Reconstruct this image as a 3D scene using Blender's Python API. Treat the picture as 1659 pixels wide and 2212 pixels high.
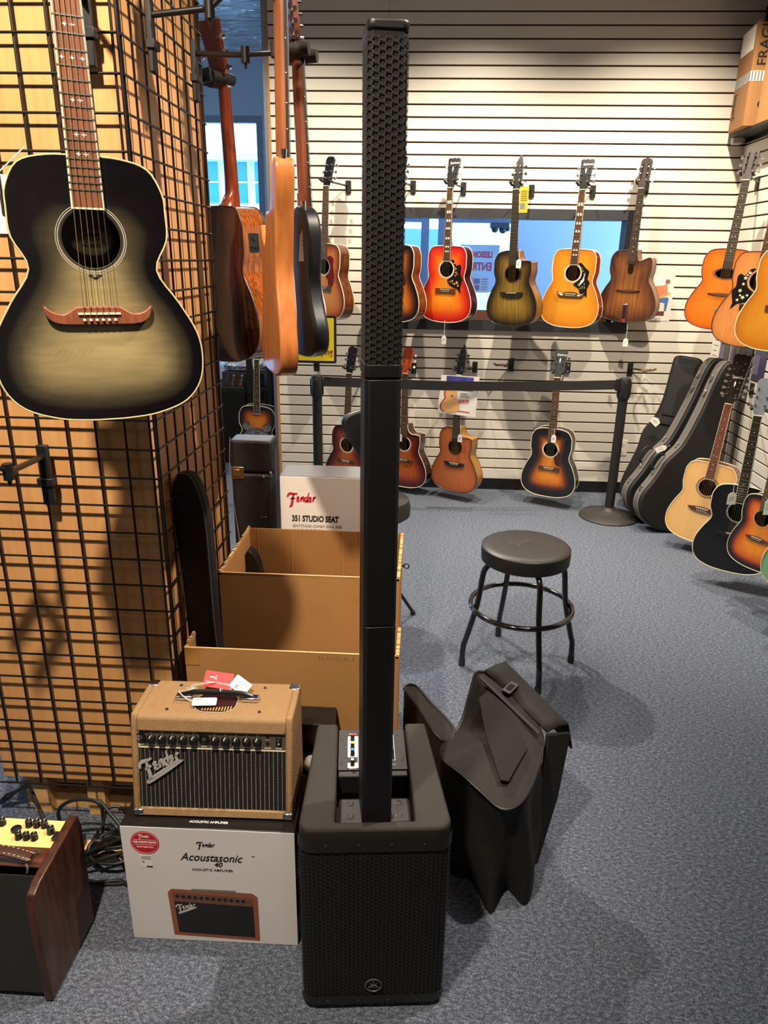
import bpy, math, random
import numpy as np
from mathutils import Vector, Matrix
random.seed(7)
SC = bpy.context.scene
COL = SC.collection
for o in list(bpy.data.objects):
    bpy.data.objects.remove(o, do_unlink=True)

# ------------------------------------------------------------------ camera
cd = bpy.data.cameras.new('camera'); cam = bpy.data.objects.new('camera', cd); COL.objects.link(cam)
CR = ((0.99835835, 0.05512207, 0.01556174), (-0.03296180, 0.33073240, 0.94314877), (0.04684154, -0.94211339, 0.33200637))
m3 = Matrix(CR).transposed()
cam.matrix_world = Matrix.Translation((0, 0, 1.70)) @ m3.to_4x4()
cd.sensor_fit = 'HORIZONTAL'; cd.sensor_width = 36.0; cd.lens = 36.0 * 1546.77 / 1659.0
cd.clip_start = 0.02; cd.clip_end = 100
SC.camera = cam
SC.view_settings.view_transform = 'Standard'; SC.view_settings.look = 'None'
SC.view_settings.exposure = 0.4; SC.view_settings.gamma = 1.0; SC.view_settings.use_curve_mapping = False
SC.cycles.max_bounces = 8; SC.cycles.diffuse_bounces = 4; SC.cycles.glossy_bounces = 4
SC.cycles.transparent_max_bounces = 12; SC.cycles.caustics_reflective = False; SC.cycles.caustics_refractive = False
SC.cycles.sample_clamp_indirect = 4.0

# ------------------------------------------------------------------ daylight outside the shop windows
W = bpy.data.worlds.new('daylight'); SC.world = W; W.use_nodes = True
bg = W.node_tree.nodes['Background']; bg.inputs[0].default_value = (0.30, 0.58, 1.0, 1); bg.inputs[1].default_value = 6.5

# ------------------------------------------------------------------ track spots under the ceiling
WARM = (1.0, 0.86, 0.68)
def spot(name, loc, target, watts, angle=70, blend=0.35, radius=0.035, col=WARM):
    l = bpy.data.lights.new(name, 'SPOT'); l.energy = watts; l.color = col; l.spot_size = math.radians(angle)
    l.spot_blend = blend; l.shadow_soft_size = radius
    o = bpy.data.objects.new(name, l); COL.objects.link(o); o.location = loc
    o.rotation_euler = (Vector(target) - Vector(loc)).to_track_quat('-Z', 'Y').to_euler()
    return o
spot('track_spot', (-0.64, 0.28, 3.35), (-0.87, 1.70, 1.05), 370, 74, 0.8, radius=0.06, col=(1.0, 0.84, 0.66))
for x_, w_ in ((-0.85, 165), (0.30, 250), (1.50, 250)):
    spot('track_spot', (x_, 4.40, 3.42), (x_, 5.20, 0.0), w_, 118, 1.0, radius=0.02)
spot('track_spot', (-0.95, 4.62, 3.40), (0.70, 2.75, 0.0), 330, 80, 0.8, col=(1.0, 0.90, 0.78))
spot('track_spot', (1.00, 3.05, 3.40), (2.05, 4.15, 0.7), 230, 75, 0.8)
spot('track_spot', (0.95, 1.74, 3.38), (-0.55, 2.05, 0.95), 260, 66, 0.8, col=(1.0, 0.85, 0.70))
def fill_disk(name, loc, watts, size=0.6, col=(1.0, 0.93, 0.84)):  # soft disk lights added as ambient fill for the room
    l = bpy.data.lights.new(name, 'AREA'); l.shape = 'DISK'; l.size = size; l.energy = watts; l.color = col
    o = bpy.data.objects.new(name, l); COL.objects.link(o); o.location = loc
fill_disk('fill_light', (0.6, 1.6, 3.44), 7)
fill_disk('fill_light', (0.9, -1.2, 3.44), 7)
fill_disk('fill_light', (-2.6, 0.2, 3.44), 7)
fill_disk('fill_light', (-2.6, 3.4, 3.44), 7, col=(0.85, 0.92, 1.0))

# ------------------------------------------------------------------ materials
MATS = {}
def _new(name):
    m = bpy.data.materials.new(name); m.use_nodes = True
    nt = m.node_tree; b = nt.nodes['Principled BSDF']
    return m, nt, b
def rgb(r, g, b):      # sRGB 0-255 -> linear
    f = lambda c: (c/255/12.92 if c/255 <= 0.04045 else ((c/255+0.055)/1.055)**2.4)
    return (f(r), f(g), f(b))
def mat(name, col, rough=0.5, metal=0.0, var=0.0, vscale=6.0, bump=0.0, bscale=200.0, coat=0.0, stretch=(1, 1, 1), spec=0.5, emit=0.0):
    if name in MATS: return MATS[name]
    m, nt, b = _new(name); N = nt.nodes; L = nt.links
    b.inputs['Base Color'].default_value = (*col, 1); b.inputs['Roughness'].default_value = rough
    b.inputs['Metallic'].default_value = metal; b.inputs['Coat Weight'].default_value = coat; b.inputs['Coat Roughness'].default_value = 0.06
    b.inputs['Specular IOR Level'].default_value = spec
    tc = N.new('ShaderNodeTexCoord'); mp = N.new('ShaderNodeMapping'); mp.inputs['Scale'].default_value = stretch
    L.new(tc.outputs['Object'], mp.inputs['Vector'])
    if var > 0:
        n = N.new('ShaderNodeTexNoise'); n.inputs['Scale'].default_value = vscale; n.inputs['Detail'].default_value = 5
        L.new(mp.outputs[0], n.inputs['Vector'])
        r = N.new('ShaderNodeValToRGB'); r.color_ramp.elements[0].position = 0.3; r.color_ramp.elements[1].position = 0.7
        r.color_ramp.elements[0].color = (*[c*(1-var) for c in col], 1); r.color_ramp.elements[1].color = (*[min(1, c*(1+var)) for c in col], 1)
        L.new(n.outputs['Fac'], r.inputs[0]); L.new(r.outputs[0], b.inputs['Base Color'])
    if bump > 0:
        n = N.new('ShaderNodeTexNoise'); n.inputs['Scale'].default_value = bscale; n.inputs['Detail'].default_value = 3
        L.new(tc.outputs['Object'], n.inputs['Vector'])
        bp = N.new('ShaderNodeBump'); bp.inputs['Strength'].default_value = bump; bp.inputs['Distance'].default_value = 0.004
        L.new(n.outputs['Fac'], bp.inputs['Height']); L.new(bp.outputs[0], b.inputs['Normal'])
    if emit:
        b.inputs['Emission Color'].default_value = (*col, 1); b.inputs['Emission Strength'].default_value = emit
    MATS[name] = m
    return m
def wood(name, dark, light, rough=0.35, scale=18.0, stretch=(6, 6, 0.5), coat=0.0, lo=0.35, hi=0.7):
    if name in MATS: return MATS[name]
    m, nt, b = _new(name); N = nt.nodes; L = nt.links
    tc = N.new('ShaderNodeTexCoord'); mp = N.new('ShaderNodeMapping'); mp.inputs['Scale'].default_value = stretch
    L.new(tc.outputs['Object'], mp.inputs['Vector'])
    n = N.new('ShaderNodeTexNoise'); n.inputs['Scale'].default_value = scale; n.inputs['Detail'].default_value = 6; n.inputs['Roughness'].default_value = 0.6
    L.new(mp.outputs[0], n.inputs['Vector'])
    r = N.new('ShaderNodeValToRGB'); r.color_ramp.elements[0].position = lo; r.color_ramp.elements[1].position = hi
    r.color_ramp.elements[0].color = (*dark, 1); r.color_ramp.elements[1].color = (*light, 1)
    L.new(n.outputs['Fac'], r.inputs[0]); L.new(r.outputs[0], b.inputs['Base Color'])
    b.inputs['Roughness'].default_value = rough; b.inputs['Coat Weight'].default_value = coat; b.inputs['Coat Roughness'].default_value = 0.05
    MATS[name] = m
    return m
def burst(name, stops, grain=0.12, rough=0.25, coat=0.6, gstretch=(9, 9, 0.6), gscale=14.0):
    """finish shaded by the distance from the body edge (mesh attribute 'edge', metres)"""
    if name in MATS: return MATS[name]
    m, nt, b = _new(name); N = nt.nodes; L = nt.links
    at = N.new('ShaderNodeAttribute'); at.attribute_name = 'edge'
    mr = N.new('ShaderNodeMapRange'); mr.inputs['From Max'].default_value = 0.2
    L.new(at.outputs['Fac'], mr.inputs['Value'])
    r = N.new('ShaderNodeValToRGB'); e = r.color_ramp.elements
    for i, (d, c) in enumerate(stops):
        el = e[i] if i < 2 else e.new(min(1, d/0.2))
        el.position = min(1, d/0.2); el.color = (*c, 1)
    L.new(mr.outputs[0], r.inputs[0])
    tc = N.new('ShaderNodeTexCoord'); mp = N.new('ShaderNodeMapping'); mp.inputs['Scale'].default_value = gstretch
    L.new(tc.outputs['Object'], mp.inputs['Vector'])
    n = N.new('ShaderNodeTexNoise'); n.inputs['Scale'].default_value = gscale; n.inputs['Detail'].default_value = 5
    L.new(mp.outputs[0], n.inputs['Vector'])
    m2 = N.new('ShaderNodeMapRange'); m2.inputs['From Min'].default_value = 0.3; m2.inputs['From Max'].default_value = 0.7
    m2.inputs['To Min'].default_value = 1-grain; m2.inputs['To Max'].default_value = 1+grain
    L.new(n.outputs['Fac'], m2.inputs['Value'])
    vm = N.new('ShaderNodeVectorMath'); vm.operation = 'SCALE'
    L.new(r.outputs[0], vm.inputs[0]); L.new(m2.outputs[0], vm.inputs['Scale']); L.new(vm.outputs[0], b.inputs['Base Color'])
    b.inputs['Roughness'].default_value = rough; b.inputs['Coat Weight'].default_value = coat; b.inputs['Coat Roughness'].default_value = 0.03
    MATS[name] = m
    return m
def glass(name='window_glass', tint=(0.95, 0.98, 1.0)):
    if name in MATS: return MATS[name]
    m = bpy.data.materials.new(name); m.use_nodes = True; nt = m.node_tree; N = nt.nodes; L = nt.links
    N.remove(N['Principled BSDF']); out = N['Material Output']
    t = N.new('ShaderNodeBsdfTransparent'); t.inputs[0].default_value = (*tint, 1)
    g = N.new('ShaderNodeBsdfGlossy'); g.inputs['Roughness'].default_value = 0.02
    fr = N.new('ShaderNodeFresnel'); fr.inputs[0].default_value = 1.45
    mx = N.new('ShaderNodeMixShader'); L.new(fr.outputs[0], mx.inputs[0]); L.new(t.outputs[0], mx.inputs[1]); L.new(g.outputs[0], mx.inputs[2])
    L.new(mx.outputs[0], out.inputs['Surface']); MATS[name] = m
    return m

BLACK = mat('black_plastic', rgb(24, 24, 26), 0.45)
BLACKM = mat('black_metal', rgb(20, 19, 20), 0.35, 0.0, spec=0.6)
BLACKSAT = mat('black_satin', rgb(17, 17, 19), 0.55)
VOID = mat('dark_cavity', rgb(8, 8, 8), 0.9)
CHROME = mat('chrome', (0.75, 0.75, 0.76), 0.15, 1.0)
STEEL = mat('steel', (0.55, 0.54, 0.52), 0.35, 1.0)
WHITE = mat('white_paper', rgb(235, 232, 224), 0.7)
CREAMP = mat('cream_plastic', rgb(236, 226, 196), 0.4)
PRINT = mat('black_print', rgb(22, 20, 22), 0.7)
PRINTRED = mat('red_print', rgb(196, 22, 40), 0.6)
PRINTGREY = mat('grey_print', rgb(120, 116, 112), 0.7)
PRINTWHITE = mat('white_print', rgb(235, 235, 232), 0.6)

# ------------------------------------------------------------------ mesh helpers
class MB:
    def __init__(s): s.v = []; s.f = []; s.attr = None
    def _add(s, vs, fs, M=None):
        k = len(s.v)
        if M is not None: vs = [tuple(M @ Vector(p)) for p in vs]
        s.v += [tuple(p) for p in vs]; s.f += [tuple(i+k for i in f) for f in fs]; return s
    def box(s, x0, x1, y0, y1, z0, z1, M=None):
        vs = [(x0, y0, z0), (x1, y0, z0), (x1, y1, z0), (x0, y1, z0), (x0, y0, z1), (x1, y0, z1), (x1, y1, z1), (x0, y1, z1)]
        return s._add(vs, [(0, 3, 2, 1), (4, 5, 6, 7), (0, 1, 5, 4), (1, 2, 6, 5), (2, 3, 7, 6), (3, 0, 4, 7)], M)
    def cyl(s, p0, p1, r0, r1=None, n=12, M=None, caps=True):
        r1 = r0 if r1 is None else r1
        p0 = Vector(p0); p1 = Vector(p1); d = (p1-p0).normalized()
        a = d.orthogonal().normalized(); b = d.cross(a)
        vs = []
        for p, r in ((p0, r0), (p1, r1)):
            for i in range(n):
                t = 2*math.pi*i/n; vs.append(p + a*(r*math.cos(t)) + b*(r*math.sin(t)))
        fs = [(i, (i+1) % n, n+(i+1) % n, n+i) for i in range(n)]
        if caps: fs += [tuple(range(n-1, -1, -1)), tuple(range(n, 2*n))]
        return s._add(vs, fs, M)
    def tube(s, pts, r, n=8, closed=False, M=None, caps=True):
        P = [Vector(p) for p in pts]; m = len(P); rs = r if isinstance(r, (list, tuple)) else [r]*m
        T = []
        for i in range(m):
            a = P[(i-1) % m] if (closed or i > 0) else P[i]; b = P[(i+1) % m] if (closed or i < m-1) else P[i]
            t = (b-a); T.append(t.normalized() if t.length > 1e-9 else Vector((0, 0, 1)))
        u = T[0].orthogonal().normalized(); vs = []
        for i in range(m):
            u = (u - T[i]*u.dot(T[i])); u = u.normalized() if u.length > 1e-6 else T[i].orthogonal().normalized()
            w = T[i].cross(u)
            for k in range(n):
                t = 2*math.pi*k/n; vs.append(P[i] + u*(rs[i]*math.cos(t)) + w*(rs[i]*math.sin(t)))
        fs = []
        for i in range(m if closed else m-1):
            j = (i+1) % m
            for k in range(n): fs.append((i*n+k, i*n+(k+1) % n, j*n+(k+1) % n, j*n+k))
        if caps and not closed: fs += [tuple(range(n-1, -1, -1)), tuple(range((m-1)*n, m*n))]
        return s._add(vs, fs, M)
    def lathe(s, prof, n=24, M=None, c=(0, 0, 0)):
        vs = []; m = len(prof)
        for r, z in prof:
            for i in range(n):
                t = 2*math.pi*i/n; vs.append((c[0]+r*math.cos(t), c[1]+r*math.sin(t), c[2]+z))
        fs = [(j*n+i, j*n+(i+1) % n, (j+1)*n+(i+1) % n, (j+1)*n+i) for j in range(m-1) for i in range(n)]
        fs += [tuple(range(n-1, -1, -1)), tuple(range((m-1)*n, m*n))]
        return s._add(vs, fs, M)
    def prism(s, poly, y0, y1, M=None):
        """polygon in (x, z), extruded along y; front is y0"""
        n = len(poly); vs = [(x, y0, z) for x, z in poly] + [(x, y1, z) for x, z in poly]
        fs = [tuple(range(n)), tuple(range(2*n-1, n-1, -1))] + [(i, n+i, n+(i+1) % n, (i+1) % n) for i in range(n)]
        return s._add(vs, fs, M)
    def prismz(s, poly, z0, z1, M=None):
        n = len(poly); vs = [(x, y, z0) for x, y in poly] + [(x, y, z1) for x, y in poly]
        fs = [tuple(range(n-1, -1, -1)), tuple(range(n, 2*n))] + [(i, (i+1) % n, n+(i+1) % n, n+i) for i in range(n)]
        return s._add(vs, fs, M)
    def ball(s, c, r, n=10, M=None):
        prof = [(max(1e-4, r*math.sin(math.pi*i/6)), -r*math.cos(math.pi*i/6)) for i in range(7)]
        return s.lathe(prof, n, M, c)
    def mesh(s, name):
        me = bpy.data.meshes.new(name); me.from_pydata(s.v, [], s.f); me.update()
        return me
    def build(s, name, material, parent=None, smooth=40, bevel=0.0, seg=2, kind=None, label=None):
        me = s.mesh(name)
        import bmesh
        bm = bmesh.new(); bm.from_mesh(me); bmesh.ops.recalc_face_normals(bm, faces=bm.faces); bm.to_mesh(me); bm.free()
        if smooth:
            for p in me.polygons: p.use_smooth = True
            me.set_sharp_from_angle(angle=math.radians(smooth))
        me.materials.append(material)
        o = bpy.data.objects.new(name, me); COL.objects.link(o)
        if parent is not None: o.parent = parent
        if bevel > 0:
            md = o.modifiers.new('bevel', 'BEVEL'); md.width = bevel; md.segments = seg; md.limit_method = 'ANGLE'; md.angle_limit = math.radians(35)
        if kind: o['kind'] = kind
        if label: o['label'] = label
        return o
def share(o, parent, M=None, name=None, material=None):
    """a copy of a mesh object that shares its mesh data"""
    c = o.copy(); COL.objects.link(c); c.parent = parent
    if M is not None: c.matrix_basis = M
    return c
def thing(name, label, cat, loc=(0, 0, 0), rz=0.0, group=None, M=None):
    o = bpy.data.objects.new(name, None); COL.objects.link(o); o.empty_display_size = 0.05
    if M is not None: o.matrix_basis = M
    else: o.location = loc; o.rotation_euler = (0, 0, math.radians(rz))
    o['label'] = label; o['category'] = cat
    if group: o['group'] = group
    return o
def tag(o, label, cat, group=None):
    o['label'] = label; o['category'] = cat
    if group: o['group'] = group
    return o
def structure(o): o['kind'] = 'structure'; return o
FRONT = Matrix.Rotation(math.pi/2, 4, 'X')     # lettering plane -> faces -y
def text(s, size, M, material, parent, name='lettering', align='LEFT', shear=0.0, ext=0.0004, sx=1.0, bold=0.0, space=1.0):
    cu = bpy.data.curves.new('t', 'FONT'); cu.body = s; cu.size = size; cu.align_x = align; cu.shear = shear; cu.extrude = ext
    cu.offset = bold; cu.space_character = space; cu.resolution_u = 3
    to = bpy.data.objects.new('t', cu); COL.objects.link(to)
    dg = bpy.context.evaluated_depsgraph_get(); me = bpy.data.meshes.new_from_object(to.evaluated_get(dg))
    bpy.data.objects.remove(to, do_unlink=True); bpy.data.curves.remove(cu)
    me.materials.clear(); me.materials.append(material); me.name = name
    o = bpy.data.objects.new(name, me); COL.objects.link(o); o.parent = parent
    o.matrix_basis = M @ Matrix.Diagonal((sx, 1, 1, 1))
    return o
def T(x, y, z): return Matrix.Translation((x, y, z))
def RX(a): return Matrix.Rotation(math.radians(a), 4, 'X')
def RY(a): return Matrix.Rotation(math.radians(a), 4, 'Y')
def RZ(a): return Matrix.Rotation(math.radians(a), 4, 'Z')
def ribbon(mb, strokes, sw, y0, y1, M=None):
    """flat pen strokes (polylines in x, z) of width sw"""
    for st in strokes:
        if isinstance(st[0], (int, float)): w = st[0]*sw; st = st[1]
        else: w = sw
        P = [Vector((a, 0, b)) for a, b in catmull(st, 4)]
        L = []; R = []
        for i, p in enumerate(P):
            t = (P[min(i+1, len(P)-1)] - P[max(i-1, 0)]).normalized(); n = Vector((-t.z, 0, t.x))
            k = w*0.5*(0.55+0.45*math.sin(math.pi*min(1, max(0, i/(len(P)-1)))))
            L.append(p+n*k); R.append(p-n*k)
        n = len(P); vs = [(q.x, y0, q.z) for q in L+R] + [(q.x, y1, q.z) for q in L+R]; fs = []
        for i in range(n-1):
            fs += [(i, i+1, n+i+1, n+i), (2*n+i, 3*n+i, 3*n+i+1, 2*n+i+1), (i, 2*n+i, 2*n+i+1, i+1), (n+i, n+i+1, 3*n+i+1, 3*n+i)]
        mb._add(vs, fs, M)
    return mb
def catmull(P, k=4, closed=False):
    out = []; n = len(P)
    for i in range(n if closed else n-1):
        g = (lambda j: P[j % n]) if closed else (lambda j: P[max(0, min(n-1, j))])
        p0, p1, p2, p3 = g(i-1), g(i), g(i+1), g(i+2)
        for s in range(k):
            t = s/k
            out.append(tuple(0.5*(2*p1[c] + (p2[c]-p0[c])*t + (2*p0[c]-5*p1[c]+4*p2[c]-p3[c])*t*t + (3*p1[c]-p0[c]-3*p2[c]+p3[c])*t**3) for c in range(len(p1))))
    if not closed: out.append(tuple(P[-1]))
    return out
SCRIPT_LOGO = [(1.3, [(0.0, .27), (.02, .35), (.09, .40), (.20, .385), (.33, .40)]), (1.4, [(.20, .385), (.17, .24), (.14, .06), (.10, -.05), (.06, -.04)]), [(.09, .205), (.16, .225), (.25, .23)],
    [(.395, .265), (.345, .285), (.32, .245), (.37, .21), (.315, .175), (.325, .125), (.40, .135)],
    [(.435, .125), (.465, .28)], [(.452, .20), (.50, .28), (.53, .255), (.51, .125)],
    [(.655, .27), (.60, .27), (.565, .19), (.59, .125), (.64, .155), (.68, .30), (.715, .44)], [(.655, .20), (.65, .13), (.70, .135)],
    [(.80, .265), (.75, .285), (.725, .245), (.775, .21), (.72, .175), (.73, .125), (.805, .135)],
    [(.84, .125), (.875, .285)], [(.86, .215), (.90, .285), (.95, .275)]]
def logo(parent, width, M, material, name='logo', thick=0.0006, sw=0.035, underline=False):
    mb = MB(); S = Matrix.Scale(width, 4)
    st = list(SCRIPT_LOGO)
    if underline: st = st + [[(.02, -.12), (.5, -.01), (.97, .10)], [(.02, -.12), (.06, -.05), (.5, .05), (.9, .13)]]
    ribbon(mb, st, sw, -thick/width, 0, S)
    o = mb.build(name, material, parent, smooth=0); o.matrix_basis = M
    return o
def rrect(w, h, r, n=4, cx=0, cz=0):
    P = []
    for sx, sz, a0 in ((1, 1, 0), (-1, 1, 90), (-1, -1, 180), (1, -1, 270)):
        for i in range(n+1):
            a = math.radians(a0 + 90*i/n); P.append((cx+sx*(w/2-r)+r*math.cos(a), cz+sz*(h/2-r)+r*math.sin(a)))
    return P
def circ(r, n=24, cx=0, cz=0, rz=None):
    rz = r if rz is None else rz
    return [(cx+r*math.cos(2*math.pi*i/n), cz+rz*math.sin(2*math.pi*i/n)) for i in range(n)]
# ================================================================== THE SETTING
YW, XR, XE = 5.45, 2.10, -1.09          # slat wall face, right wall face, left end of the slat wall
PITCH, G0, GH = 0.0762, 0.175, 0.0054   # slat pitch, first groove, half groove
# ---- carpet
def carpet_mat():
    m, nt, b = _new('carpet'); N = nt.nodes; L = nt.links
    tc = N.new('ShaderNodeTexCoord')
    mp = N.new('ShaderNodeMapping'); mp.inputs['Scale'].default_value = (0.55, 1.0, 1.0); mp.inputs['Rotation'].default_value = (0, 0, 0.35)
    L.new(tc.outputs['Object'], mp.inputs[0])
    n1 = N.new('ShaderNodeTexNoise'); n1.inputs['Scale'].default_value = 420; n1.inputs['Detail'].default_value = 2
    n2 = N.new('ShaderNodeTexNoise'); n2.inputs['Scale'].default_value = 130; n2.inputs['Detail'].default_value = 3
    L.new(mp.outputs[0], n1.inputs['Vector']); L.new(mp.outputs[0], n2.inputs['Vector'])
    ad = N.new('ShaderNodeMix'); ad.data_type = 'FLOAT'; ad.inputs['Factor'].default_value = 0.4
    L.new(n1.outputs['Fac'], ad.inputs[2]); L.new(n2.outputs['Fac'], ad.inputs[3])
    r = N.new('ShaderNodeValToRGB'); e = r.color_ramp.elements
    e[0].position = 0.34; e[0].color = (*rgb(43, 48, 58), 1); e[1].position = 0.66; e[1].color = (*rgb(140, 147, 160), 1)
    k = e.new(0.5); k.color = (*rgb(84, 91, 104), 1)
    L.new(ad.outputs[0], r.inputs[0]); L.new(r.outputs[0], b.inputs['Base Color'])
    b.inputs['Roughness'].default_value = 0.95; b.inputs['Specular IOR Level'].default_value = 0.1
    bp = N.new('ShaderNodeBump'); bp.inputs['Strength'].default_value = 0.6; bp.inputs['Distance'].default_value = 0.004
    L.new(ad.outputs[0], bp.inputs['Height']); L.new(bp.outputs[0], b.inputs['Normal'])
    return m
structure(MB().box(-4.8, 2.25, -3.0, 7.6, -0.08, 0).build('floor', carpet_mat(), smooth=0))
# ---- foil-faced insulation on the ceiling
def foil_mat():
    m, nt, b = _new('ceiling_foil'); N = nt.nodes; L = nt.links
    tc = N.new('ShaderNodeTexCoord')
    n1 = N.new('ShaderNodeTexNoise'); n1.inputs['Scale'].default_value = 3.0; n1.inputs['Detail'].default_value = 3; n1.inputs['Distortion'].default_value = 1.6
    mp = N.new('ShaderNodeMapping'); mp.inputs['Scale'].default_value = (1, 2.2, 1)
    L.new(tc.outputs['Object'], mp.inputs[0]); L.new(mp.outputs[0], n1.inputs['Vector'])
    wv = N.new('ShaderNodeTexWave'); wv.inputs['Scale'].default_value = 1.1; wv.inputs['Distortion'].default_value = 0.3; wv.bands_direction = 'Y'
    L.new(tc.outputs['Object'], wv.inputs['Vector'])
    bp = N.new('ShaderNodeBump'); bp.inputs['Strength'].default_value = 1.0; bp.inputs['Distance'].default_value = 0.25
    b2 = N.new('ShaderNodeBump'); b2.inputs['Strength'].default_value = 0.6; b2.inputs['Distance'].default_value = 0.05
    L.new(n1.outputs['Fac'], bp.inputs['Height']); L.new(wv.outputs['Fac'], b2.inputs['Height']); L.new(bp.outputs[0], b2.inputs['Normal'])
    L.new(b2.outputs[0], b.inputs['Normal'])
    b.inputs['Base Color'].default_value = (0.78, 0.79, 0.80, 1); b.inputs['Metallic'].default_value = 0.55; b.inputs['Roughness'].default_value = 0.35
    return m
FOIL = foil_mat()
structure(MB().box(-4.8, 2.25, -3.0, 5.6, 3.50, 3.58).box(-4.8, -1.0, 5.6, 7.6, 3.50, 3.58).build('ceiling', FOIL, smooth=0))
# ---- plain walls out of view and the storefront
PAINT = mat('wall_paint', rgb(196, 190, 178), 0.8, var=0.04, vscale=2)
GREYP = mat('grey_wall_paint', rgb(205, 208, 212), 0.8, var=0.03, vscale=2)
structure(MB().box(-4.9, -4.8, -3.0, 5.8, 0, 3.5).box(-4.9, -4.8, 5.8, 7.3, 0, 0.45).box(-4.9, -4.8, 5.8, 7.3, 2.95, 3.5).box(-4.9, -4.8, 7.3, 7.6, 0, 3.5).build('wall_left', PAINT, smooth=0))
structure(MB().box(-4.8, 2.25, -3.1, -3.0, 0, 3.5).build('wall_rear', PAINT, smooth=0))
wf = MB()
wf.box(-4.8, -1.0, 7.5, 7.6, 2.96, 3.5); wf.box(-1.58, -1.0, 7.5, 7.6, 0, 2.96); wf.box(-2.4, -1.58, 7.5, 7.6, 0, 2.08)
wf.box(-2.55, -2.4, 7.5, 7.6, 0, 2.96); wf.box(-4.8, -2.55, 7.5, 7.6, 0, 0.45)
structure(wf.build('wall_front', GREYP, smooth=0))
structure(MB().box(-1.08, -1.0, 5.6, 7.5, 0, 3.5).build('wall_partition', GREYP, smooth=0))
def window(name, x0, x1, z0, z1, y, bar, fm, depth=0.06, mull=()):
    o = structure(MB().box(x0, x1, y, y+depth, z1-bar, z1).build(name, fm, smooth=0))
    MB().box(x0, x1, y, y+depth, z0, z0+bar).build('window_rail', fm, o, smooth=0)
    for a, b in ((x0, x0+bar), (x1-bar, x1)): MB().box(a, b, y, y+depth, z0+bar, z1-bar).build('window_stile', fm, o, smooth=0)
    for c in mull: MB().box(c-bar/2, c+bar/2, y, y+depth, z0+bar, z1-bar).build('window_mullion', fm, o, smooth=0)
    MB().box(x0+bar, x1-bar, y+depth*0.5, y+depth*0.5+0.006, z0+bar, z1-bar).build('pane', glass(), o, smooth=0)
    return o
GREYFR = mat('grey_frame', rgb(150, 152, 156), 0.5)
WHITEFR = mat('white_frame', rgb(225, 228, 230), 0.5)
window('window_2', -2.4, -1.58, 2.08, 2.96, 7.5, 0.06, GREYFR)
window('added_window_3', -4.8, -2.55, 0.45, 2.96, 7.5, 0.06, GREYFR, mull=(-3.7,))  # out of view, added to let more daylight into the shop front
w4 = structure(MB().box(-4.88, -4.82, 5.8, 7.3, 2.89, 2.95).build('window_4', GREYFR, smooth=0))
MB().box(-4.88, -4.82, 5.8, 7.3, 0.45, 0.51).build('window_rail', GREYFR, w4, smooth=0)
for y_ in (5.8, 6.5, 7.24): MB().box(-4.88, -4.82, y_, y_+.06, 0.51, 2.89).build('window_mullion', GREYFR, w4, smooth=0)
MB().box(-4.853, -4.847, 5.86, 7.24, 0.51, 2.89).build('pane', glass(), w4, smooth=0)
# ---- the slat wall
SLAT = mat('slat_melamine', rgb(222, 216, 204), 0.55, var=0.03, vscale=3.0)
MDF = mat('groove_mdf', rgb(74, 40, 24), 0.85, var=0.1, vscale=40)
MDFL = mat('cut_mdf_edge', rgb(186, 132, 78), 0.8, var=0.1, vscale=60)
WX0, WX1, WZ0, WZ1 = -0.25, 1.467, 1.222, 2.05     # window frame outline
wb = MB()
wb.box(XE, WX0, YW+0.012, YW+0.03, 0.09, 3.5); wb.box(WX1, XR+0.03, YW+0.012, YW+0.03, 0.09, 3.5)
wb.box(WX0, WX1, YW+0.012, YW+0.03, 0.09, WZ0); wb.box(WX0, WX1, YW+0.012, YW+0.03, WZ1, 3.5)
wb.box(XE+0.02, WX0, YW+0.03, YW+0.14, 0, 3.5); wb.box(WX1, XR+0.1, YW+0.03, YW+0.14, 0, 3.5)
wb.box(WX0, WX1, YW+0.03, YW+0.14, 0, WZ0); wb.box(WX0, WX1, YW+0.03, YW+0.14, WZ1, 3.5)
wall = structure(wb.build('wall_back', MDF, smooth=0))
def slat_rows(zlo, zhi):
    out = []; k = 0; z = zlo
    while True:
        g = G0 + k*PITCH
        if g - GH > zhi: out.append((z, zhi)); break
        out.append((z, g-GH)); z = g+GH; k += 1
    return out
_sl = {}
def slat(parent, x0, x1, z0, z1):
    if x1-x0 < 0.005 or z1-z0 < 0.004: return
    key = (round(x1-x0, 4), round(z1-z0, 4))
    if key not in _sl:
        h = z1-z0; w = x1-x0; e = 0.0015
        P = [(0, 0.012), (0, e), (e, 0), (h-e, 0), (h, e), (h, 0.012)]       # (z, y)
        vs = [(0, y, z) for z, y in P] + [(w, y, z) for z, y in P]; n = 6
        mb = MB(); mb._add(vs, [tuple(range(n)), tuple(range(2*n-1, n-1, -1))] + [(i, n+i, n+(i+1) % n, (i+1) % n) for i in range(n)])
        o = mb.build('slat', SLAT, parent, smooth=0); _sl[key] = o
    else: o = share(_sl[key], parent)
    o.location = (x0, YW, z0)
SEAM = -0.290
for z0, z1 in slat_rows(0.09, 3.5):
    segs = [(XE, SEAM-0.0008), (SEAM+0.0008, XR)]
    out = []
    for a, b in segs:
        if z1 <= WZ0 or z0 >= WZ1: out.append((a, b, z0, z1))
        else:
            if a < WX0: out.append((a, min(b, WX0), z0, z1))
            if b > WX1: out.append((max(a, WX1), b, z0, z1))
            mid0, mid1 = max(a, WX0), min(b, WX1)
            if mid1 > mid0:
                if z0 < WZ0: out.append((mid0, mid1, z0, WZ0))
                if z1 > WZ1: out.append((mid0, mid1, WZ1, z1))
    for s in out: slat(wall, *s)
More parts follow.
